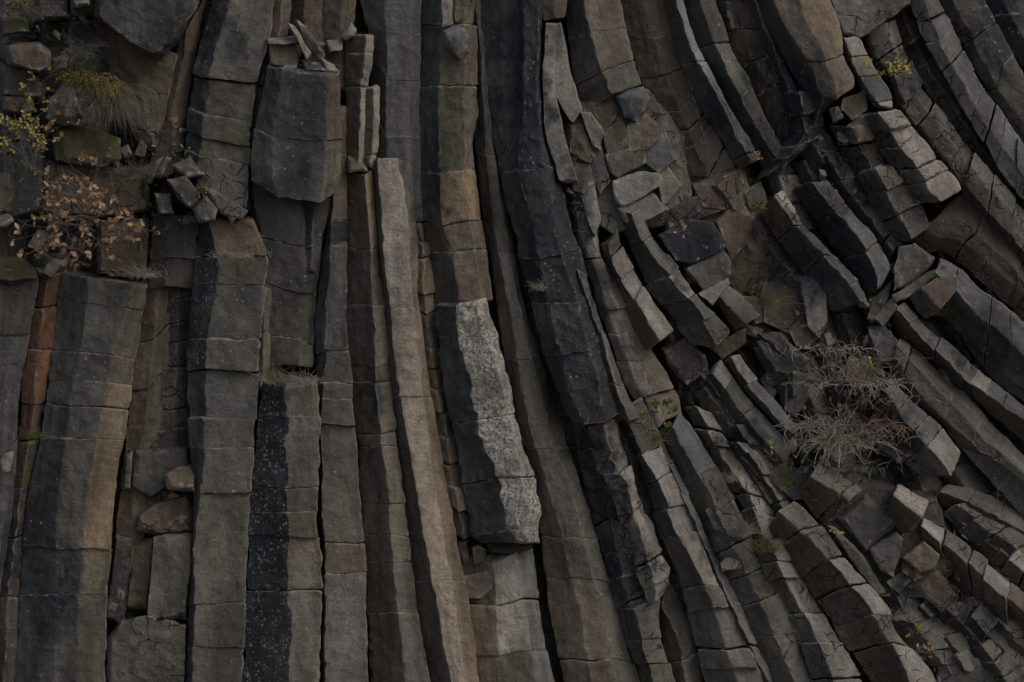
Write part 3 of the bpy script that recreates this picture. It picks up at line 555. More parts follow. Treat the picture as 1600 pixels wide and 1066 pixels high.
C_('smooth grey column of long blocks right of the bright worn one', ['crazed', 'grey', 'dark'], .08, [-.15, .02, .04, -.05], '1456,-10 1486,38 1505,76 1530,121 1565,174 1606,232', '1478,-10 1505,38 1528,85 1560,140 1606,200', '1515,-10 1536,40 1560,85 1606,150', '1532,-10 1549,31 1580,83 1606,132', cuts=[45, 100, 150], jit=1.3)
C_('dark column cutting the top right corner', ['black', 'dark'], .0, [-.1, .04, 0], '1530,-20 1552,31 1582,83 1620,135', '1560,-20 1580,31 1612,80 1640,120', '1620,-20 1640,31 1660,83 1680,120', every=90)
C_('large brown overhanging column reaching the right edge, with a jagged foot', ['crazedbrown', 'crazedbrown', 'brown'], .06, [-.18, .02, .06, -.04], '1410,372 1440,392 1475,395 1530,442 1606,505', '1430,355 1462,372 1500,380 1545,420 1606,470', '1460,345 1500,345 1540,385 1606,445', '1484,315 1506,308 1550,358 1606,425', cuts=[362, 392, 430], jit=1.4)
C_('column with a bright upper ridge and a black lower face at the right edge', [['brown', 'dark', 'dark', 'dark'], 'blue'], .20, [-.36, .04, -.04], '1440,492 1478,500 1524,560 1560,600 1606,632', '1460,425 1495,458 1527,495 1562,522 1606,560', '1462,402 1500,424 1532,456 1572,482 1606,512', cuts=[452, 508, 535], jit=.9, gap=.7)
C_('square brown block column tucked left of the bright upper ridge', ['dark', 'brown'], .24, [-.15, .04, .0], '1424,466 1434,482 1446,498', '1440,452 1456,470 1470,486', '1460,436 1490,432 1495,455', cuts=[])
C_('curved column of clean blocks with a pale ridge, nearing the right edge', [['brown', 'brown', 'brown', 'black', 'brown', 'brown', 'brown'], ['warm', 'blue', 'blue', 'blue', 'pale', 'blue', 'blue']], .16, [-.28, .05, -.08], '1394,500 1412,532 1452,562 1492,602 1545,645 1606,695', '1398,480 1420,502 1447,532 1482,570 1514,600 1545,618 1606,655', '1412,472 1440,505 1475,535 1502,560 1532,585 1562,605 1606,640', cuts=[505, 545, 588, 600, 615, 635], jit=1., gap=.8)
C_('wide flat grey column passing right of the dry bush', ['grey', ['grey', 'grey', 'grey', 'crazed', 'crazed'], 'grey'], .14, [-.18, .03, .05, -.12], '1395,590 1412,615 1444,640 1476,665 1504,700 1530,730', '1400,560 1424,600 1460,640 1492,670 1530,702 1560,722 1606,760', '1402,540 1428,570 1470,615 1505,650 1545,690 1606,745', '1404,528 1432,550 1472,590 1512,622 1552,666 1606,722', cuts=[560, 628, 672, 706], jit=.8)
C_('column with a pale ridge broken off above the dark hollow, lower right', [['crazeddark', 'dark', 'dark', 'crazed'], ['blue', 'blue', 'crazed', 'pale']], .28, [-.30, .05, -.10], '1362,655 1395,700 1425,728 1452,746', '1388,612 1415,655 1446,690 1468,715 1490,742', '1398,602 1432,635 1472,668 1506,712', cuts=[640, 672, 696], bot=-16, jit=1.3, k=1.2)
C_('brown column glimpsed in the dark hollow at the right edge', ['brown', 'brown'], -.10, [-.1, .03, 0], '1545,740 1560,775 1545,810', '1580,725 1598,770 1590,820', '1620,735 1640,780 1640,840', cuts=[775])
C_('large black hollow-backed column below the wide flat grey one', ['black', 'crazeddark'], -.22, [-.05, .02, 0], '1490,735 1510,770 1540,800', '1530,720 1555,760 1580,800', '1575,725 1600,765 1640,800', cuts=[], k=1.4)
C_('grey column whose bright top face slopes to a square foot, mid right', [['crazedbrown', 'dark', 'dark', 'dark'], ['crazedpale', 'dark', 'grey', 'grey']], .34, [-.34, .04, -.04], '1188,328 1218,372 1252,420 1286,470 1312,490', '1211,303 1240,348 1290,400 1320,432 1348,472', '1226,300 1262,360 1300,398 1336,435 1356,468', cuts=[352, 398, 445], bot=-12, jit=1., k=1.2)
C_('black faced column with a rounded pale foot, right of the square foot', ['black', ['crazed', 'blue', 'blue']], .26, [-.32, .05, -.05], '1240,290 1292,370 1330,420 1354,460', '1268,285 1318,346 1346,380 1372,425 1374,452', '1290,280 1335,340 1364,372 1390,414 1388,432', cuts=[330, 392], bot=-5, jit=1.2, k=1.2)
C_('black stained column between the rounded foot and the fractured blocks', ['black', 'crazeddark'], .08, [-.2, .04, -.1], '1262,240 1300,300 1342,352 1385,410', '1285,238 1322,292 1362,345 1396,395', '1308,236 1345,290 1382,338 1410,380', every=50, k=1.3)
C_('cracked stained column behind the rubble, under the blue ridged column', ['crazedbrown', 'crazedbrown'], .06, [-.15, .04, -.1], '1095,290 1120,340 1150,400', '1120,290 1150,335 1175,395', '1160,270 1180,330 1200,380', cuts=[330])
C_('dark slabby column left of the grey square-footed one', ['crazeddark', 'crazeddark'], .04, [-.1, .05, -.1], '1140,330 1170,400 1215,450 1260,520', '1165,300 1195,370 1240,430 1285,500', '1190,285 1215,350 1262,412 1300,470', every=60, k=1.4)
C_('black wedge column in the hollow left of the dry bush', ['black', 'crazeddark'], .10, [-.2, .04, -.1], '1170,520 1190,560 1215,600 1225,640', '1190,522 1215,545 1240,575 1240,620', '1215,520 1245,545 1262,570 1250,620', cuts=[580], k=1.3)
# middle right long ones
C_('pair of bright slats under the blunt block, left slat', [['dark', 'dark'], ['pale', 'grey', 'blue']], .12, [-.20, .04, -.02], '1096,590 1130,640 1175,695 1205,730', '1112,582 1150,632 1192,685 1224,722', '1126,563 1152,603 1190,650 1245,702', cuts=[606, 650], jit=.7)
C_('pair of bright slats under the blunt block, right slat', [['dark', 'dark'], ['pale', 'blue', 'blue']], .16, [-.20, .04, -.02], '1132,566 1162,608 1200,650 1236,690', '1141,560 1172,606 1208,645 1242,682', '1154,556 1182,596 1216,632 1250,674', cuts=[600], jit=.7)
C_('cracked grey column starting under the bright slats', ['crazeddark', 'crazed'], -.02, [-.15, .05, -.1], '1052,560 1080,610 1115,665 1160,715 1190,755', '1070,560 1100,605 1135,655 1180,705 1210,745', '1092,570 1120,610 1160,665 1205,715 1232,745', every=40, k=1.5, jit=2)
C_('dark column with a thin pale ridge, lower centre right', ['grey', ['blue', 'crazed', 'crazed', 'crazed', 'olive', 'grey', 'crazed', 'crazed']], .16, [-.25, .05, -.10], '1034,688 1060,745 1092,812 1120,880 1145,945 1178,1010 1200,1066', '1045,662 1070,702 1093,741 1122,800 1152,860 1182,925 1215,1000 1240,1066', '1058,645 1078,668 1104,705 1135,760 1165,820 1200,890 1236,970 1275,1066', cuts=[745, 800, 850, 895, 935, 990, 1030], jit=1.3, k=1.2)
C_('crazed column of small blocks with mossy tufts, lower right of centre', ['crazed', 'crazedpale'], .06, [-.15, .05, -.06], '1068,640 1110,712 1150,775 1180,830 1215,900 1250,980 1290,1066', '1085,640 1125,705 1165,765 1196,825 1232,895 1270,975 1305,1066', '1110,650 1150,708 1188,765 1215,825 1248,890 1288,965 1335,1066', every=42, jit=2, k=1.4)
C_('long column with a pale jagged ridge ending at the bottom edge', [['crazed', 'crazed'], ['crazedpale', 'crazedpale']], .22, [-.20, .05, -.06], '1160,800 1190,880 1222,950 1250,1010 1270,1066', '1180,795 1206,860 1240,925 1270,985 1305,1066', '1196,790 1226,855 1258,915 1300,985 1350,1066', every=46, jit=1.8, k=1.3)
C_('cracked column fading upward into scree, left of the red brown blocks', ['crazeddark', 'crazed'], .10, [-.2, .05, -.08], '1120,690 1160,745 1195,800 1225,850', '1140,690 1180,745 1215,795 1250,842', '1170,690 1212,738 1248,786 1275,815', cuts=[745, 788], jit=2, k=1.3)
C_('column of stout blocks with red brown faces and pale tops, lower right', [['brown', 'brown', 'crazedbrown', 'crazedbrown', 'crazedbrown', 'crazedbrown'], ['grey', 'crazed', 'pale', 'pale', 'crazed', 'crazedpale']], .34, [-.36, .05, -.06], '1196,828 1228,872 1254,908 1282,945 1315,995 1345,1040 1362,1066', '1222,800 1262,838 1298,878 1330,912 1366,958 1392,1008 1420,1066', '1246,786 1288,830 1328,882 1362,922 1388,955 1400,990 1442,1040 1460,1066', cuts=[830, 872, 912, 960, 1005], jit=2.4, gap=1.4, chip=1.5)
C_('dark blocky column below the leaning slab, near the bottom', ['dark', 'crazed'], .10, [-.2, .04, -.1], '1375,930 1400,985 1440,1040 1460,1066', '1395,915 1425,970 1465,1025 1490,1066', '1412,900 1450,950 1500,1010 1545,1066', every=48, jit=1.8)
C_('black blotched column with a small yellow plant, bottom right', [['crazeddark', 'black'], ['crazedbrown', 'crazeddark']], .02, [-.15, .04, -.06], '1410,900 1445,945 1490,1005 1535,1066', '1430,890 1475,940 1525,1000 1570,1066', '1465,905 1500,945 1550,1010 1610,1066', every=50, jit=1.6)
C_('row of red brown blocks with pale crumbling tops at the right edge', [['brown', 'crazedbrown', 'brown', 'brown', 'brown'], ['crazedpale', 'crazed', 'crazed', 'pale', 'warm']], .26, [-.34, .05, -.08], '1452,868 1478,895 1514,938 1558,985 1610,1030', '1440,820 1482,854 1514,884 1554,918 1606,958', '1446,808 1492,838 1528,868 1568,902 1610,935', cuts=[848, 882, 905, 935], jit=2.2, gap=1.5)
C_('dark crumbled column above the red brown row, under the black hollow', ['crazeddark', 'crazed'], .0, [-.1, .05, -.1], '1470,800 1510,835 1560,870 1610,920', '1495,790 1535,822 1575,850 1620,890', '1520,785 1560,812 1600,835 1640,865', every=40, jit=2, k=1.6)
C_('dark speckled column crossing the bottom right corner', ['crazeddark', 'crazeddark'], .06, [-.2, .05, -.1], '1500,950 1545,1000 1600,1050', '1520,930 1565,980 1615,1025', '1548,930 1585,960 1620,985', every=50, jit=1.5)

C_('red brown block with a pale worn top ridge, just below the dry grass hollow', ['crazedbrown', 'crazed'], .36, [-.34, .05, -.03], '1252,772 1270,800 1290,826', '1266,742 1295,758 1326,780', '1283,726 1312,740 1345,763', cuts=[770], bot=-6, jit=1.4, group='loose and broken blocks')
C_('stout block with a crumbling white top and brown pointed underside, lower right', ['olive', 'crazedpale'], .40, [-.34, .05, -.03], '1382,802 1398,820 1412,840', '1394,774 1418,792 1440,810', '1402,756 1424,770 1450,784', cuts=[], bot=-8, jit=1.2, group='loose and broken blocks')

C_('narrow dark column right of the black shadowed foot', ['dark', 'crazeddark'], .02, [-.15, .04, -.1], '1240,225 1262,262 1290,310 1325,360', '1258,215 1285,255 1315,305 1345,350', '1285,205 1310,248 1335,295 1365,335', every=38, jit=2)
C_('slim grey column filling in beside the black blotched one, bottom right', ['crazeddark', 'grey'], .08, [-.2, .05, -.06], '1418,960 1455,1005 1498,1066', '1434,948 1475,995 1522,1066', '1450,935 1495,985 1545,1066', every=40, jit=1.8)
C_('slim cracked column between the speckled corner one and its left neighbour', ['dark', 'crazed'], .12, [-.2, .05, -.06], '1458,960 1500,1005 1550,1066', '1476,950 1520,995 1572,1066', '1496,938 1542,985 1596,1045', every=42, jit=1.8)
C_('pale dusty column beneath the row of red brown blocks', ['crazeddark', 'crazed'], .10, [-.22, .05, -.06], '1500,985 1545,1030 1590,1080', '1515,965 1560,1010 1612,1060', '1535,945 1585,985 1630,1025', every=42, jit=1.8)
C_('broken grey column climbing through the upper scree at the right edge', ['crazedbrown', 'crazedpale'], .06, [-.2, .05, -.08], '1488,830 1525,868 1565,905 1612,945', '1500,812 1542,846 1584,880 1625,915', '1512,800 1556,830 1600,862 1640,890', every=38, jit=2.2)
C_('dusty dark column just under the black hollow', ['crazeddark', 'grey'], -.02, [-.15, .05, -.08], '1462,785 1500,800 1545,828 1610,862', '1470,770 1515,785 1562,808 1620,840', '1480,758 1530,768 1575,790 1630,815', every=42, jit=2)
C_('thin dark column between the bright slats and the cracked grey column', ['dark', 'crazed'], .06, [-.2, .05, -.06], '1078,575 1110,625 1150,680 1185,730', '1090,575 1122,622 1162,675 1200,722', '1104,580 1138,624 1176,675 1214,718', every=40, jit=1.8)
C_('thin crazed column climbing beside the stout red brown blocks', ['crazeddark', 'crazedpale'], .14, [-.2, .05, -.06], '1140,690 1178,745 1214,800 1250,862', '1152,688 1190,742 1226,796 1262,856', '1166,690 1204,742 1240,792 1274,846', every=34, jit=2)
C_('dark column in the shade left of the black wedge', ['crazeddark', 'crazedbrown'], .0, [-.15, .05, -.08], '1140,470 1165,520 1195,575 1215,615', '1158,465 1185,515 1212,565 1232,605', '1178,462 1204,508 1232,556 1250,598', every=38, jit=1.8)

# ================================================================ loose, broken and overhanging blocks
R_ = rock
R_('large overhanging dark block with a pointed underside, at the top left', 'dark', .38, '146,-60 330,-60 312,10 296,40 282,64 262,88 238,84 190,60 146,26', .6, (.05, -.02), .9)
R_('flat brown boulder jutting out near the left edge, under the dead grass', 'brown', .40, '4,68 62,66 80,80 82,112 62,117 10,102', .5, (.05, .08), .8)
R_('tan chip wedged at the right end of the flat brown boulder', 'tan', .36, '80,92 108,84 106,108 82,116', .3, (.05, .0), .6)
R_('small mossy block under the top left corner', 'mossy', .30, '0,24 40,28 46,52 0,56', .4, (0, .05), .7)
R_('dark block in the shadow at the top left edge', 'dark', .22, '48,-20 110,-20 110,30 60,36', .5, (0, 0), .7)
R_('pale edged block cut by the top edge, left of the overhang', 'grey', .32, '106,-20 142,-20 140,10 112,16', .35, (0, .05), .7)
R_('peaked dark rock with a lit right face, beside the yellow moss', 'grey', .52, '73,186 76,158 97,130 116,134 135,184 104,197', .45, (-.05, -.03), .35, shift=(14, 4))
R_('dull brown rock left of the peaked rock', 'crazedbrown', .26, '0,150 48,152 58,176 40,182 0,176', .4, (.03, .02), .7)
R_('brown rock face at the left edge above the shrub', 'brown', .18, '0,100 40,108 72,130 70,160 0,152', .4, (.03, .02), .8)
R_('moss covered boulder under the hanging grass', 'mossy', .24, '80,196 130,196 190,215 190,250 150,262 85,250', .5, (0, .06), .75)
R_('dim brown boulder behind the orange shrub', 'crazedbrown', .10, '60,250 150,256 230,262 235,330 160,345 60,335', .5, (0, .03), .8)
R_('brown block seen through the twigs of the orange shrub', 'brown', .06, '150,345 232,340 230,430 150,430', .4, (0, 0), .85)
R_('dark block at the left edge behind the yellow leaves', 'dark', .08, '0,180 60,182 72,250 60,330 0,350', .5, (0, 0), .85)
R_('dark boulder at the left edge below the yellow leaved plant', 'crazedbrown', .22, '-20,270 18,264 24,300 14,334 -20,346', .4, (0, .05), .7)
R_('pale stone at the left edge level with the shrub twigs', 'warm', .28, '-10,334 12,332 22,344 8,356 -10,356', .2, (0, .04), .6)
R_('mossy ledge rock at the left edge under the shrub', 'mossy', .20, '-20,400 30,398 56,420 58,436 20,444 -20,436', .45, (0, .06), .75)
R_('white quartz-like chip at the left edge low down', 'pale', .30, '2,720 8,706 22,702 24,716 16,738 4,740', .15, (0, .03), .6)
R_('tilted dark block in the rubble pile, left of the green moss', 'dark', .44, '260,281 292,274 315,308 296,327 276,310', .3, (.05, .03), .8)
R_('rounded grey block at the foot of the rubble pile', 'grey', .46, '298,326 322,303 342,324 338,344 310,348', .28, (.03, .05), .75)
R_('long leaning slab in the rubble pile, right of the green moss', 'crazed', .42, '314,290 334,294 388,328 376,343 344,334', .25, (-.03, .05), .7)
R_('flat grey slab on top of the rubble pile', 'grey', .36, '266,258 298,245 322,274 290,280', .25, (0, .06), .75)
R_('square dark block at the left of the rubble pile', 'dark', .34, '240,302 267,301 272,336 245,334', .3, (0, .02), .8)
R_('thin upright splinter at the back of the rubble pile', 'warm', .28, '228,275 245,250 256,244 246,270 232,290', .15, (0, 0), .7)
R_('small splinter leaning behind the flat slab', 'grey', .30, '246,262 258,244 268,246 258,270 248,280', .15, (0, 0), .7)
R_('small round stone above the tan capping block', 'grey', .40, '354,336 364,334 368,342 360,348', .1, (0, 0), .6)
R_('pale rock ledge jutting over the recess, lower left', 'tan', .14, '254,740 280,728 304,724 310,736 306,768 262,766', .4, (.02, .12), .75)
R_('broad wedge rock below the pale ledge, lower left', 'crazedbrown', .06, '212,830 214,808 240,788 300,768 306,790 304,830 246,840', .4, (0, .04), .85)
R_('dark angular rock above the broad wedge', 'dark', .0, '208,700 300,695 300,740 252,748 236,780 208,760', .35, (0, .04), .8)
R_('thin warm chip standing left of the dark angular rock', 'warm', .02, '196,712 208,705 206,765 196,768', .2, (0, 0), .7)
R_('smooth grey upright block beside the long column, lower left', 'grey', .12, '240,842 262,832 302,830 300,880 290,970 232,966', .4, (.02, 0), .93, k=.7)
R_('long ochre stained pillar fragment left of the smooth upright block', 'tan', -.10, '206,846 238,842 236,900 230,955 196,955', .3, (.02, 0), .85)
R_('crumbled dark pillar fragment left of the ochre stained one', 'crazeddark', -.04, '180,830 206,836 198,950 190,980 164,970', .3, (0, 0), .85)
R_('broad grey base block at the bottom, under the smooth upright block', 'crazed', .10, '190,968 232,962 290,974 288,1110 158,1110 164,1000', .5, (.02, 0), .94, k=.8)
R_('tan brick-shaped block under the slender tan column', 'tan', .26, '418,64 440,60 466,68 470,80 464,106 418,106', .4, (0, .04), .85)
R_('pale flat cap slab on the tan brick-shaped block', 'pale', .30, '415,58 462,56 468,66 440,70 416,68', .35, (0, .04), .8)
R_('long pale splinter leaning over the black blocks', 'pale', .38, '446,34 456,38 486,84 478,94 470,78', .1, (0, 0), .7)
R_('grey splinter behind the long pale one', 'grey', .28, '458,30 478,40 510,86 500,96 480,80', .15, (0, 0), .7)
R_('heap of pale chips on top of the black blocks, left chip', 'pale', .34, '440,102 462,98 466,112 444,114', .25, (0, .05), .7)
R_('heap of pale chips on top of the black blocks, dark middle chip', 'dark', .34, '470,92 498,96 510,112 476,114', .25, (0, .05), .7)
R_('heap of pale chips on top of the black blocks, right chip', 'pale', .32, '498,88 522,100 528,114 508,112', .2, (0, .05), .6)
R_('pale pointed chip standing at the top crack', 'pale', .24, '532,58 548,34 558,48 554,58 540,64', .15, (0, 0), .5)
R_('small white block on the ledge left of the pointed chip', 'pale', .18, '510,64 536,60 536,78 516,82', .2, (0, .03), .8)
R_('pale rounded rock knob on the brown stub column', 'warm', .20, '544,244 562,242 572,256 578,268 544,270', .2, (0, .06), .6)
R_('blue grey boulder lodged near the top edge, right of the worn column', 'blue', .46, '692,48 706,38 724,42 732,58 732,80 718,94 708,88 694,68', .3, (.02, .04), .7)
R_('pale slab standing behind the blue grey boulder', 'pale', .34, '688,-30 708,-30 707,38 690,42', .25, (0, 0), .85)
R_('mossy brown wedge at the top edge above the blue grey boulder', 'olive', .28, '708,-30 744,-30 742,4 730,24 722,36 708,36', .25, (0, .03), .8)
R_('brown chip at the foot of the ochre stack', 'brown', .06, '714,846 730,838 736,878 722,882 716,868', .25, (0, 0), .8)
R_('grey brown block at the foot of the ochre stack', 'warm', .10, '736,852 748,848 760,860 756,880 738,888', .25, (0, 0), .8)
R_('dark block wedged under the foot of the lichened spindle', 'dark', .08, '752,842 800,842 830,852 806,868 760,866', .4, (0, .03), .85)
R_('mossy shadowed block at the head of the short pale streaked column', 'mossy', .04, '764,868 806,864 780,900 772,918 766,900', .3, (0, 0), .8)
R_('cracked tan block left of the short pale streaked column', 'warm', .12, '718,900 764,890 768,918 752,934 722,936', .35, (0, 0), .88)
# rubble under the dark hanging column
g2 = 'rubble blocks below the hanging columns'
def S_(l, m, d, p, th=.4, tilt=(.02, .03), fr=.93, **k):
    q = parse(p); c = q.mean(0); q = c+(q-c)*1.12
    return rock(l, m, d*.75, q, max(th, .35) if th > .2 else th, tilt, fr, group=g2, **k)
S_('fractured grey rock mass behind the rubble pocket', 'crazed', .14, '884,186 940,150 1010,150 1062,215 1072,300 1030,345 960,352 905,310', .5, (.0, .02), .9)
S_('fractured dark rock mass behind the blocks at lower right', 'crazeddark', .16, '1250,750 1330,745 1460,780 1490,880 1440,930 1370,930 1290,850', .5, (.0, .02), .9)
S_('fractured brown rock mass behind the dark blue block', 'crazedbrown', .06, '1040,330 1120,300 1190,340 1200,430 1150,470 1080,440', .5, (.0, .02), .9)
S_('tan brick leaning beside the right prong of the bright fork', 'tan', .20, '896,197 912,194 930,240 924,256 908,250 892,236')
S_('rust stained crumb under the tan brick', 'rust', .10, '886,212 900,220 908,246 892,250')
S_('fan shaped pale flake right of the tan brick', 'pale', .28, '909,176 925,178 943,200 940,232 928,220', .12)
S_('thin dark wedge below the fan shaped flake', 'crazed', .24, '926,226 942,232 955,282 938,298 926,272')
S_('grey block with a dark pit left of the thin wedge', 'grey', .22, '893,258 924,254 930,284 912,301 896,296')
S_('pale spike pointing down into the wide pale column', 'pale', .26, '906,300 930,290 938,340 930,366 924,352', .2)
S_('reddish block under the dark hanging column', 'brown', .16, '925,168 954,150 966,168 964,190 946,206')
S_('blue grey rounded block at the foot of the dark hanging column', 'blue', .36, '966,152 984,141 1004,138 1014,154 1010,174 996,188 978,182', fr=.7)
S_('brown grey block right under the reddish one', 'olive', .24, '944,204 972,190 985,206 982,230 952,243')
S_('lit block right under the blue grey rounded one', 'warm', .28, '985,198 1010,178 1028,198 1030,216 1010,230 986,236')
S_('long mid grey block in the middle of the rubble', 'grey', .30, '952,243 1006,225 1012,254 966,277 956,268')
S_('leaning block touching the broad brown column', 'blue', .26, '1008,230 1040,210 1056,248 1030,270 1013,256')
S_('light block with a stepped lower edge in the rubble', 'pale', .34, '960,283 1002,268 1026,272 1030,290 1004,304 974,321 965,312')
S_('tall light wedge right of the stepped block', 'pale', .30, '1028,272 1044,262 1063,290 1050,306 1034,318')
S_('lowest light block of the rubble, over the ridged column', 'pale', .32, '970,326 1020,300 1039,328 1010,344 988,354 976,342')
S_('dark blue block with a red leaf, right of the ridged column', 'black', .24, '1030,368 1075,344 1110,350 1130,384 1078,414 1056,402', .4)
S_('dark grey block under the dark blue one', 'grey', .26, '1070,420 1126,386 1139,402 1138,430 1100,450 1084,436', .4)
S_('bright chipped block above the mossy grey column', 'pale', .28, '1094,458 1132,430 1137,444 1112,476', .25)
S_('smooth brown block face right of the dark blue block', 'brown', .16, '1116,346 1152,312 1178,342 1170,372 1142,408', .35)
S_('brown slab between the rubble and the dark blue block', 'crazedbrown', .10, '1040,318 1110,300 1118,330 1080,345 1040,362', .35)
S_('jagged dark slab under the broad brown column', 'crazedbrown', .12, '1080,288 1125,306 1155,262 1160,290 1130,330 1096,325', .35)
S_('dark chip under the light wedge', 'crazeddark', .12, '1036,320 1066,296 1092,330 1060,350', .3)
S_('speckled dark rock below the mossy grey column', 'crazeddark', .10, '1036,548 1070,530 1100,556 1104,580 1072,600 1050,580', .35)
S_('small dark rock beside the mossy grey column', 'brown', .12, '1108,540 1140,530 1160,516 1165,536 1130,560', .3)
# upper right pieces
S_('dark rock with a pale lower lip at the top edge, right', 'crazed', .34, '1296,-30 1425,-30 1420,4 1396,22 1348,53 1316,50', .5)
S_('mossy tan block below the foot of the broad lit column', 'olive', .28, '1316,156 1350,144 1354,172 1331,187 1312,172')
S_('small round stone left of the mossy tan block', 'grey', .30, '1293,172 1308,168 1315,184 1302,194')
S_('grey cobble below the mossy tan block', 'crazed', .30, '1324,198 1344,181 1359,178 1355,198 1336,212')
S_('bluish cobble left of the bright cracked column', 'grey', .30, '1306,208 1326,206 1334,216 1320,226 1308,220')
S_('wedge of pale rock left of the dark slots, right', 'crazed', .30, '1404,388 1426,386 1412,430 1400,450 1396,420')
S_('lit box shaped block in the joint at the right', 'grey', .34, '1412,400 1428,384 1456,404 1450,416 1424,440 1404,448')
S_('thin slanting slab under the box shaped block', 'warm', .28, '1398,460 1440,430 1474,416 1460,432 1420,462 1404,470', .2)
S_('long dark sliver hanging in the joint at the right', 'dark', .20, '1366,470 1394,440 1388,470 1366,505 1358,498', .25)
S_('grey shard leaning on the joint above the dry bush', 'grey', .22, '1366,498 1396,462 1402,482 1380,510', .2)
S_('knobbly upright rock above the dry bush', 'crazedpale', .20, '1246,430 1275,432 1290,460 1292,500 1278,524 1262,505 1264,470', .35)
S_('brown block under the knobbly upright rock', 'brown', .16, '1232,520 1265,498 1282,524 1262,545 1246,540', .3)
S_('shadowed brown wall block left of the knobbly rock', 'crazedbrown', .06, '1190,440 1240,440 1262,500 1232,520 1195,500', .35)
S_('cracked rock standing right of the dry bush top', 'crazed', .18, '1358,514 1382,512 1402,535 1400,560 1374,566', .3)
S_('broken grey rock behind the dry bush', 'crazed', .12, '1330,560 1370,556 1380,590 1350,612 1322,595', .3)
S_('dark block left of the dry bush', 'dark', .16, '1186,536 1218,522 1262,560 1246,590 1212,580', .35)
S_('pale crusted rock low on the left of the dry bush', 'crazed', .14, '1226,582 1252,584 1262,620 1246,650 1228,640', .3)
S_('dark speckled rock under the dry bush', 'crazeddark', .20, '1362,655 1400,640 1436,690 1430,712 1400,720 1372,700', .35)
# lower right pieces
S_('big square dark block in the lower right', 'dark', .32, '1312,810 1352,774 1402,816 1354,860', .45, (0, .04), .85)
S_('broken light block left of the pinkish block', 'crazed', .34, '1360,856 1402,832 1410,846 1396,898 1378,886', .35)
S_('pinkish brown block catching the light, lower right', 'tan', .42, '1412,870 1444,845 1468,866 1461,887 1440,895', .35, (0, .02), .85)
S_('red brown shard under the pinkish block', 'rust', .32, '1410,874 1438,894 1442,902 1430,908 1412,892', .25)
S_('square grey block under the broken light block', 'grey', .28, '1388,910 1418,890 1428,906 1406,930', .3)
S_('long thin leaning slab pointing down, lower right', 'grey', .36, '1295,826 1308,830 1348,866 1380,922 1368,926 1340,870', .14, (0, 0), .7)
S_('dark block behind the long thin leaning slab', 'mossy', .16, '1296,836 1340,872 1352,910 1330,915 1300,870', .3)
S_('shadowed brown block right of the pinkish block', 'crazedbrown', .20, '1432,905 1466,892 1492,930 1470,955 1442,935', .35)
S_('dark stone below the dry bush, left of the dark red block', 'crazeddark', .22, '1228,742 1262,732 1262,780 1240,784 1222,765', .3)
S_('mossy stone tucked beside the dark red block', 'mossy', .18, '1200,735 1228,720 1242,752 1222,768 1204,756', .3)
S_('scree block at the bottom right corner, nearest the edge', 'crazeddark', .16, '1470,1040 1520,1030 1560,1062 1550,1110 1470,1110', .4)
S_('long bright splinter lying near the bottom, right', 'crazedpale', .38, '1382,1000 1394,992 1438,1030 1430,1040 1412,1034', .15, (0, 0), .7)
S_('narrow pale stone beside the mossy tufts, lower right', 'warm', .26, '1106,800 1120,790 1150,826 1138,834 1118,826', .2)
S_('flat stone among the mossy tufts, lower right', 'crazedpale', .24, '1128,880 1146,868 1162,874 1156,888 1130,892', .2)
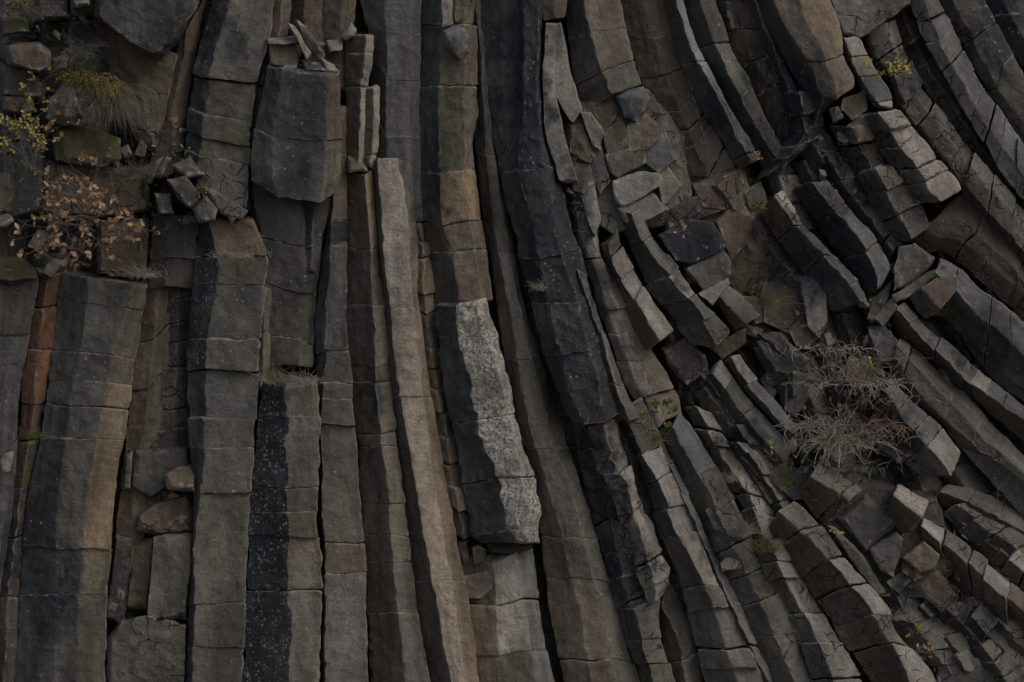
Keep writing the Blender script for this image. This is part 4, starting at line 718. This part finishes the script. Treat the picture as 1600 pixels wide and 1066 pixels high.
# countless crumbs on the ledges
def scree():
    rng = random.Random(9); bm = bmesh.new()
    spots = [(230, 180, 300, 345, .3), (196, 700, 300, 770, .0), (1200, 720, 1260, 800, .15), (1300, 520, 1400, 640, .15), (1480, 770, 1600, 900, .08), (1350, 470, 1400, 540, .2), (1170, 440, 1260, 520, .05), (1120, 690, 1260, 800, .12), (1440, 880, 1560, 1050, .12), (60, 230, 240, 440, .1), (0, 20, 130, 60, .2), (1280, 220, 1420, 300, .28), (880, 190, 1060, 340, .25)]
    for x0, y0, x1, y1, d in spots:
        for _ in range(int((x1-x0)*(abs(y1-y0))/150)):
            x, y = rng.uniform(x0, x1), rng.uniform(min(y0, y1), max(y0, y1)); s = rng.choice((.008, .014, .02, .035))*rng.uniform(.7, 1.4); ax = [Vector((rng.gauss(0, 1), rng.gauss(0, 1), rng.gauss(0, 1))).normalized() for _ in range(3)]
            c = Vector(P(np.array(x), np.array(y), d-.12+rng.uniform(-.25, .05)))
            vs = [bm.verts.new(c+s*(ax[0]*i_*rng.uniform(.8, 1.2)+ax[1]*j_*rng.uniform(.6, 1.1)+ax[2]*k_*rng.uniform(.4, 1.))) for i_ in (-1, 1) for j_ in (-1, 1) for k_ in (-1, 1)]
            r = bmesh.ops.convex_hull(bm, input=vs)
            for v in vs:
                if v.is_valid and not v.link_faces: bm.verts.remove(v)
    for x0, y0, x1, y1, d, n in [(1270, 210, 1420, 330, .02, 24), (1170, 500, 1260, 640, -.02, 24), (1110, 690, 1240, 800, .0, 24), (1380, 900, 1600, 1060, -.05, 24), (1340, 460, 1420, 620, .06, 24), (890, 180, 1060, 340, .04, 20), (1230, 420, 1300, 540, .02, 16), (190, 700, 300, 830, -.15, 24), (60, 210, 240, 430, .0, 24)]:
        for _ in range(n):
            x, y = rng.uniform(x0, x1), rng.uniform(y0, y1); s = rng.choice((.012, .02, .03, .05, .07))*rng.uniform(.8, 1.2); tl = rng.gauss(.75, .25) if x > 700 else rng.gauss(.1, .4)
            a1 = Vector((math.sin(tl), rng.gauss(0, .2), -math.cos(tl))).normalized(); a2 = a1.cross(Vector((rng.gauss(0, .4), -1, rng.gauss(0, .4)))).normalized(); a3 = a1.cross(a2)
            c = Vector(P(np.array(x), np.array(y), d+rng.uniform(-.12, .06)))
            vs = [bm.verts.new(c+s*(a1*i_*rng.uniform(.8, 1.5)+a2*j_*rng.uniform(.5, .95)+a3*k_*rng.uniform(.5, .95))) for i_ in (-1, 1) for j_ in (-1, 1) for k_ in (-1, 1)]
            bmesh.ops.convex_hull(bm, input=vs)
    bmesh.ops.bevel(bm, geom=list(bm.edges), offset=.004, segments=1, affect='EDGES', clamp_overlap=True)
    me = bpy.data.meshes.new('rubble'); bm.to_mesh(me); bm.free(); me.materials.append(M['warm']); add_stain(me, np.array([v.co[:] for v in me.vertices]))
    tag(link('rubble', me), 'loose grey rubble and chips caught on the ledges and in the joints', 'rubble', kind='stuff')
scree()

# ================================================================ plants
def plantmat(name, c1, c2, rough_=.7, trans=0.):
    m, g, bs = newmat(name)
    tc = g.node('ShaderNodeTexCoord'); geo = g.node('ShaderNodeNewGeometry')
    n = g.noise(tc.outputs['Object'], 9, 3); r = geo.outputs['Random Per Island']
    col = g.mix(r, c1, c2); gy = g.node('ShaderNodeCombineColor'); v = g.ramp(n, .3, .7, .65, 1.25)
    [g.put(gy.inputs[i], v) for i in range(3)]
    g.put(bs.inputs['Base Color'], g.mix(1., col, gy.outputs[0], 'MULTIPLY')); bs.inputs['Roughness'].default_value = rough_
    return m
PM = dict(orange=plantmat('dry_orange_leaf', (.52, .35, .20), (.36, .22, .13)), yellow=plantmat('yellow_leaf', (.52, .38, .10), (.34, .30, .09)), green=plantmat('green_leaf', (.10, .16, .04), (.20, .22, .05)),
          straw=plantmat('straw', (.60, .55, .46), (.30, .27, .21)), twig=plantmat('grey_twig', (.25, .22, .20), (.14, .12, .11)), moss=plantmat('moss', (.20, .20, .035), (.13, .11, .03)), greygreen=plantmat('grey_grass', (.17, .17, .12), (.24, .23, .19)), ochre=plantmat('ochre_grass', (.34, .27, .10), (.22, .20, .08)), russet=plantmat('russet', (.30, .19, .13), (.27, .22, .16)))
def strip(vs, fs, pts, r0, r1, sides=5):
    """thin tapering tube along pts"""
    n = len(pts); b0 = len(vs)
    for i, p in enumerate(pts):
        d = (pts[min(i+1, n-1)]-pts[max(i-1, 0)]).normalized()
        u = d.cross(Vector((.3, 1, .2))).normalized(); v = d.cross(u)
        r = r0+(r1-r0)*i/(n-1)
        for s in range(sides):
            a_ = 2*math.pi*s/sides; vs.append(p+u*math.cos(a_)*r+v*math.sin(a_)*r)
    for i in range(n-1):
        for s in range(sides):
            a_, b_ = b0+i*sides+s, b0+i*sides+(s+1) % sides
            fs.append((a_, b_, b_+sides, a_+sides))
def pmesh(name, vs, fs, mat, parent=None, loc=None):
    me = bpy.data.meshes.new(name); me.from_pydata([v[:] for v in vs], [], fs)
    for p in me.polygons: p.use_smooth = True
    me.materials.append(PM[mat]); return link(name, me, parent, loc)
def tuft(label, px, py, d, h, n, mat, lean=(0, 0), spread=.6, width=.0035, name='grass_tuft', cat='grass tuft', droop=1., seed=None, wide=.05, curl_=.25, iso=0.):
    rng = random.Random(seed or label); vs, fs = [], []
    for _ in range(n):
        p = Vector((rng.gauss(0, wide), rng.gauss(0, .03), rng.gauss(0, .012)))
        L = h*rng.uniform(.45, 1.15); v = Vector((rng.gauss(0, spread)+lean[0], -abs(rng.gauss(0, spread*.6))-.1, 1+lean[1]+rng.gauss(0, .2))).normalized()
        pts = [p.copy()]
        curl = Vector((rng.gauss(0, curl_), rng.gauss(0, curl_*.4), rng.gauss(0, curl_*.8)))
        if iso and rng.random() < iso: v = Vector((rng.gauss(0, 1), -abs(rng.gauss(0, .6)), rng.gauss(0, 1))).normalized()
        for k in range(6):
            v = (v+Vector((0, -.03, -.16*droop))+curl*.25).normalized(); p = p+v*L/6; pts.append(p.copy())
        strip(vs, fs, pts, width*rng.uniform(.6, 1.2), width*.2, 3)
    b = Vector(P(np.array(float(px)), np.array(float(py)), d))
    return tag(pmesh(name, vs, fs, mat, None, b), label, cat, 'grass tufts on the ledges', 'thing')
def leaf(vs, fs, p, d, size, rng):
    d = d.normalized(); u = d.cross(Vector((rng.gauss(0, .6), -1, rng.gauss(0, .6)))).normalized(); n = u.cross(d)
    b0 = len(vs); w_ = size*.27; c = size*rng.uniform(-.1, .18)
    for q in ((0, 0, 0), (.3, -1, c*.4), (.3, 0, 0), (.3, 1, c*.4), (.68, -.85, c), (.68, 0, c*.3), (.68, .85, c), (1, 0, c)):
        vs.append(p+d*size*q[0]+u*w_*q[1]+n*q[2])
    for f in ((0, 2, 1), (0, 3, 2), (1, 2, 5, 4), (2, 3, 6, 5), (4, 5, 7), (5, 6, 7)): fs.append(tuple(b0+i for i in f))
def shrub(label, px, py, d, branches, leaves, leafmat, twigmat='twig', size=.07, name='shrub', cat='shrub', up=.3, L=.9, droopy=.0, r0=.009, seed=None, cluster=None, side=.9, group='shrubs and small plants in the cracks', gen=2):
    """twiggy plant rooted in a crack: forking stems, then leaves along the outer twigs"""
    rng = random.Random(seed or label); vs, fs, lv, lf, tips = [], [], [], [], []
    def grow(p, v, L_, r, g_):
        pts = [p.copy()]; n = 7
        for k in range(n):
            v = (v+Vector((rng.gauss(0, .22), rng.gauss(0, .14), rng.gauss(0, .22)-droopy*.12))).normalized(); p = p+v*L_/n; pts.append(p.copy())
            if g_ > 0 and k > 1 and rng.random() < .55:
                grow(p.copy(), (v+Vector((rng.gauss(0, .8), rng.gauss(0, .4)-.1, rng.gauss(0, .7)))).normalized(), L_*rng.uniform(.35, .65), r*.55, g_-1)
            if g_ < gen: tips.append((p.copy(), v.copy()))
        strip(vs, fs, pts, r, r*.35, 5); tips.append((p.copy(), v.copy()))
    for i in range(branches):
        a_ = rng.uniform(-1, 1)*side
        grow(Vector((rng.gauss(0, .04), 0, rng.gauss(0, .03))), Vector((math.sin(a_*1.5), -.35-rng.random()*.3, up+math.cos(a_*1.5)*.5)).normalized(), L*rng.uniform(.6, 1.1), r0*rng.uniform(.7, 1.1), gen)
    b = Vector(P(np.array(float(px)), np.array(float(py)), d)); root = empty(name, b)
    pmesh('stems', vs, fs, twigmat, root)
    for _ in range(leaves):
        if cluster and _ % cluster == 0 or not cluster: tp = tips[rng.randrange(len(tips))]
        p, v = tp
        leaf(lv, lf, p+Vector((rng.gauss(0, .008), rng.gauss(0, .008), rng.gauss(0, .008))), v*.4+Vector((rng.gauss(0, .8), rng.gauss(0, .5)-.2, rng.gauss(0, .7)+.15)), size*rng.uniform(.6, 1.25), rng)
    if leaves: pmesh('foliage', lv, lf, leafmat, root)
    return tag(root, label, cat, group)
def moss(label, px, py, d, rx, ry, mat='moss', seed=3):
    rng = random.Random(seed); vs, fs = [], []
    for _ in range(int(rx*ry*1.1)):
        a_, r = rng.uniform(0, 6.28), math.sqrt(rng.random())
        q = Vector(P(np.array(rx*r*math.cos(a_)+800.), np.array(ry*r*math.sin(a_)+533.), 0)); q.z -= ZC
        q.y = -.10*(1-r*r)+rng.uniform(-.015, .015)
        leaf(vs, fs, q, Vector((rng.gauss(0, 1), -.8, rng.gauss(0, 1)+.4)), .028*rng.uniform(.6, 1.3), rng)
    b = Vector(P(np.array(float(px)), np.array(float(py)), d))
    return tag(pmesh('moss_cushion', vs, fs, mat, None, b), label, 'moss', 'moss cushions', 'thing')

shrub('bare grey twigged shrub with orange dry leaves, hanging over the left ledge', 150, 345, .30, 18, 330, 'orange', size=.075, up=.05, L=.62, droopy=.15, side=1.6, cluster=4, r0=.008)
shrub('orange leaved twigs drooping at the lower left of the big shrub', 105, 350, .34, 7, 80, 'orange', size=.075, up=-.5, L=.42, droopy=.6, side=1.2, cluster=4)
shrub('dry leaved twigs rising above the big orange shrub', 130, 300, .32, 5, 55, 'orange', size=.062, up=.5, L=.42, side=1.3, cluster=4)
shrub('yellow leaved plant climbing the left edge rocks', 50, 262, .42, 7, 420, 'yellow', size=.045, up=1.3, L=.66, side=.25, r0=.005, cluster=3)
shrub('green leaved plant low at the left edge under the yellow one', 22, 262, .36, 4, 70, 'green', size=.04, up=.5, L=.35, side=.8, r0=.004, cluster=3)
tuft('long grey green grass drooping from the ledge at the upper left', 128, 92, .35, .42, 90, 'greygreen', (-.1, .1), .5, droop=2.2, width=.0026)
tuft('dead grey grass hanging down the mossy boulder, upper left', 165, 165, .34, .55, 260, 'greygreen', (.35, -.5), .35, droop=2.6, width=.0026, wide=.10)
tuft('ochre grass sprouting over the peaked rock, upper left', 140, 135, .33, .45, 280, 'ochre', (.45, -.4), .4, droop=2.4, width=.003, wide=.12)
moss('yellow green moss pad above the peaked rock', 122, 124, .44, 34, 13, seed=5)
moss('ochre moss sheet beside the peaked rock', 166, 150, .36, 26, 34, 'ochre', seed=6)
moss('bright green moss in the top left corner', 30, 12, .30, 22, 9, seed=7)
tuft('dim grass in the top left corner', 55, 30, .34, .3, 80, 'greygreen', (0, .1), .6)
moss('bright green moss in the rubble pile', 321, 295, .46, 9, 8, seed=8)
tuft('straw nest of grass on the ledge of the tan faced column', 215, 432, .28, .20, 150, 'straw', (0, .1), .9, wide=.12, width=.0028)
tuft('straw tangle on the tan capping block', 365, 402, .36, .16, 150, 'straw', (0, 0), 1., wide=.12, width=.0028)
tuft('tangle of grey roots above the rubble pile', 215, 272, .34, .26, 110, 'twig', (.2, .2), .9, wide=.1, width=.003)
tuft('dry grass with grey roots on top of the black spotted column', 455, 598, .46, .24, 170, 'straw', (-.1, .1), .9, wide=.14, width=.003)
tuft('green grass spray left of the dry grass on the black spotted column', 425, 590, .44, .28, 50, 'ochre', (-.3, .5), .5, wide=.03, width=.0025)
tuft('small bird-nest of twigs stuck on the knobbly black column', 843, 452, .46, .17, 70, 'straw', (-.3, .3), .9, wide=.03, width=.0028)
tuft('grass at the joint right of the mossy block column', 1195, 478, .28, .34, 130, 'ochre', (.3, .2), .6, wide=.05, width=.0025)
shrub('green leaved plant rooted in the crack beside the thin ridge', 1022, 668, .30, 5, 70, 'green', size=.055, up=.5, L=.28, side=1.2, r0=.004, cluster=2)
tuft('wiry grass under the green leaved plant', 1025, 690, .28, .22, 60, 'ochre', (.1, .1), .6, wide=.03)
BUSH = [(1300, 545, .22, 110, 'straw', 'pale curled grass high in the bush hollow'), (1330, 575, .22, 120, 'russet', 'reddish curled grass under the high pale one'), (1285, 600, .20, 110, 'straw', 'straw clump on the left shoulder of the bush hollow'),
 (1365, 600, .22, 150, 'straw', 'straw clump on the right shoulder of the bush hollow'), (1270, 665, .26, 170, 'straw', 'low dry grass clump, left of the three largest in the hollow'), (1312, 690, .32, 330, 'straw', 'largest dry grass clump, middle of the hollow at lower right'),
 (1362, 668, .28, 200, 'russet', 'reddish dry grass clump, right of the three largest in the hollow'), (1325, 730, .24, 160, 'greygreen', 'grey green grass fringe at the foot of the hollow'), (1395, 625, .18, 80, 'russet', 'thin russet grass beside the wide flat grey column'),
 (1385, 560, .16, 60, 'greygreen', 'grey grass between the cracked rock and the wide flat column')]
for x_, y_, h_, n_, m_, lb in BUSH:
    tuft(lb, x_, y_, .34, h_, int(n_*.55), m_, (0, .15), .9, wide=.19, width=.0055, name='dry_grass', cat='dry grass', droop=.6, curl_=1.3, iso=.75)
shrub('low reddish dry twigs in the middle of the grass hollow', 1312, 690, .34, 14, 160, 'russet', 'straw', size=.032, up=.3, L=.38, side=1.9, r0=.006, cluster=3)
shrub('straw coloured dry twigs in the upper part of the grass hollow', 1310, 590, .34, 10, 90, 'russet', 'straw', size=.032, up=.4, L=.32, side=1.7, r0=.005, cluster=3)
shrub('tiny yellow leaves left of the large tangled bush', 1215, 715, .30, 4, 40, 'yellow', size=.03, up=.3, L=.22, side=1.4, r0=.003, cluster=3)
shrub('sprig of yellow leaves among the reddish dry plant', 1350, 585, .40, 3, 22, 'yellow', size=.045, up=.4, L=.16, side=1.2, r0=.003, cluster=2)
shrub('small pale yellow plant on the cell-cracked column, top right', 1388, 112, .36, 6, 80, 'yellow', size=.05, up=.5, L=.14, side=1.4, r0=.003, cluster=2)
shrub('tiny orange plant at the foot of the blue ridged column', 1186, 252, .34, 4, 22, 'orange', size=.04, up=.3, L=.10, side=1.4, r0=.003, cluster=2)
shrub('orange dead leaves caught on the dark blue block', 1065, 358, .34, 3, 10, 'orange', size=.05, up=.2, L=.08, side=1.4, r0=.003, cluster=2)
shrub('yellow starry plant on the dark column near the bottom right', 1436, 984, .30, 4, 20, 'yellow', size=.04, up=.3, L=.09, side=1.5, r0=.003, cluster=2)
shrub('orange and yellow plant on the black blotched column, bottom right', 1460, 1022, .30, 6, 40, 'orange', size=.04, up=.3, L=.14, side=1.6, r0=.003, cluster=2)
shrub('single yellow leaf cluster on the long grey column near the bottom', 964, 1020, .22, 2, 9, 'yellow', size=.05, up=.2, L=.06, side=1.4, r0=.003, cluster=2)
shrub('yellow leaf sprig left of the long thin leaning slab', 1294, 838, .34, 2, 9, 'yellow', size=.05, up=.6, L=.08, side=.8, r0=.003, cluster=2)
tuft('pale grass tuft on the crazed column, upper of the mossy pair', 1140, 752, .28, .18, 60, 'straw', (.1, .3), .7, wide=.04)
tuft('grass tuft on the crazed column, lower of the mossy pair', 1158, 838, .28, .26, 130, 'straw', (.1, .4), .5, wide=.06)
tuft('green grey tuft where the jagged pale ridge begins', 1198, 862, .32, .24, 120, 'ochre', (.2, .2), .5, wide=.07)
tuft('grass streak on the bright splinter near the bottom right', 1400, 968, .38, .2, 60, 'straw', (.2, -.2), .5, wide=.04)
tuft('dry thistle stalks beside the row of red brown blocks', 1500, 955, .32, .26, 70, 'twig', (0, .3), .7, wide=.06)
shrub('bare forked twig over the dark hollow at the right edge', 1555, 805, .20, 3, 0, 'twig', size=.03, up=.8, L=.26, side=.9, r0=.003)
shrub('bare forked grey twig hanging below the big orange-leaved shrub', 100, 385, .40, 4, 0, 'twig', size=.03, up=-.9, L=.5, side=.6, r0=.006)
tuft('dark green weed in the rust column crack, lower left', 55, 684, .12, .16, 60, 'green', (.1, .1), .8, wide=.04)
moss('green moss at the foot of the mid right joint', 1470, 610, .20, 4, 4, seed=12)
moss('small moss spot under the jagged shaded foot, upper right', 1188, 325, .24, 12, 8, seed=13)
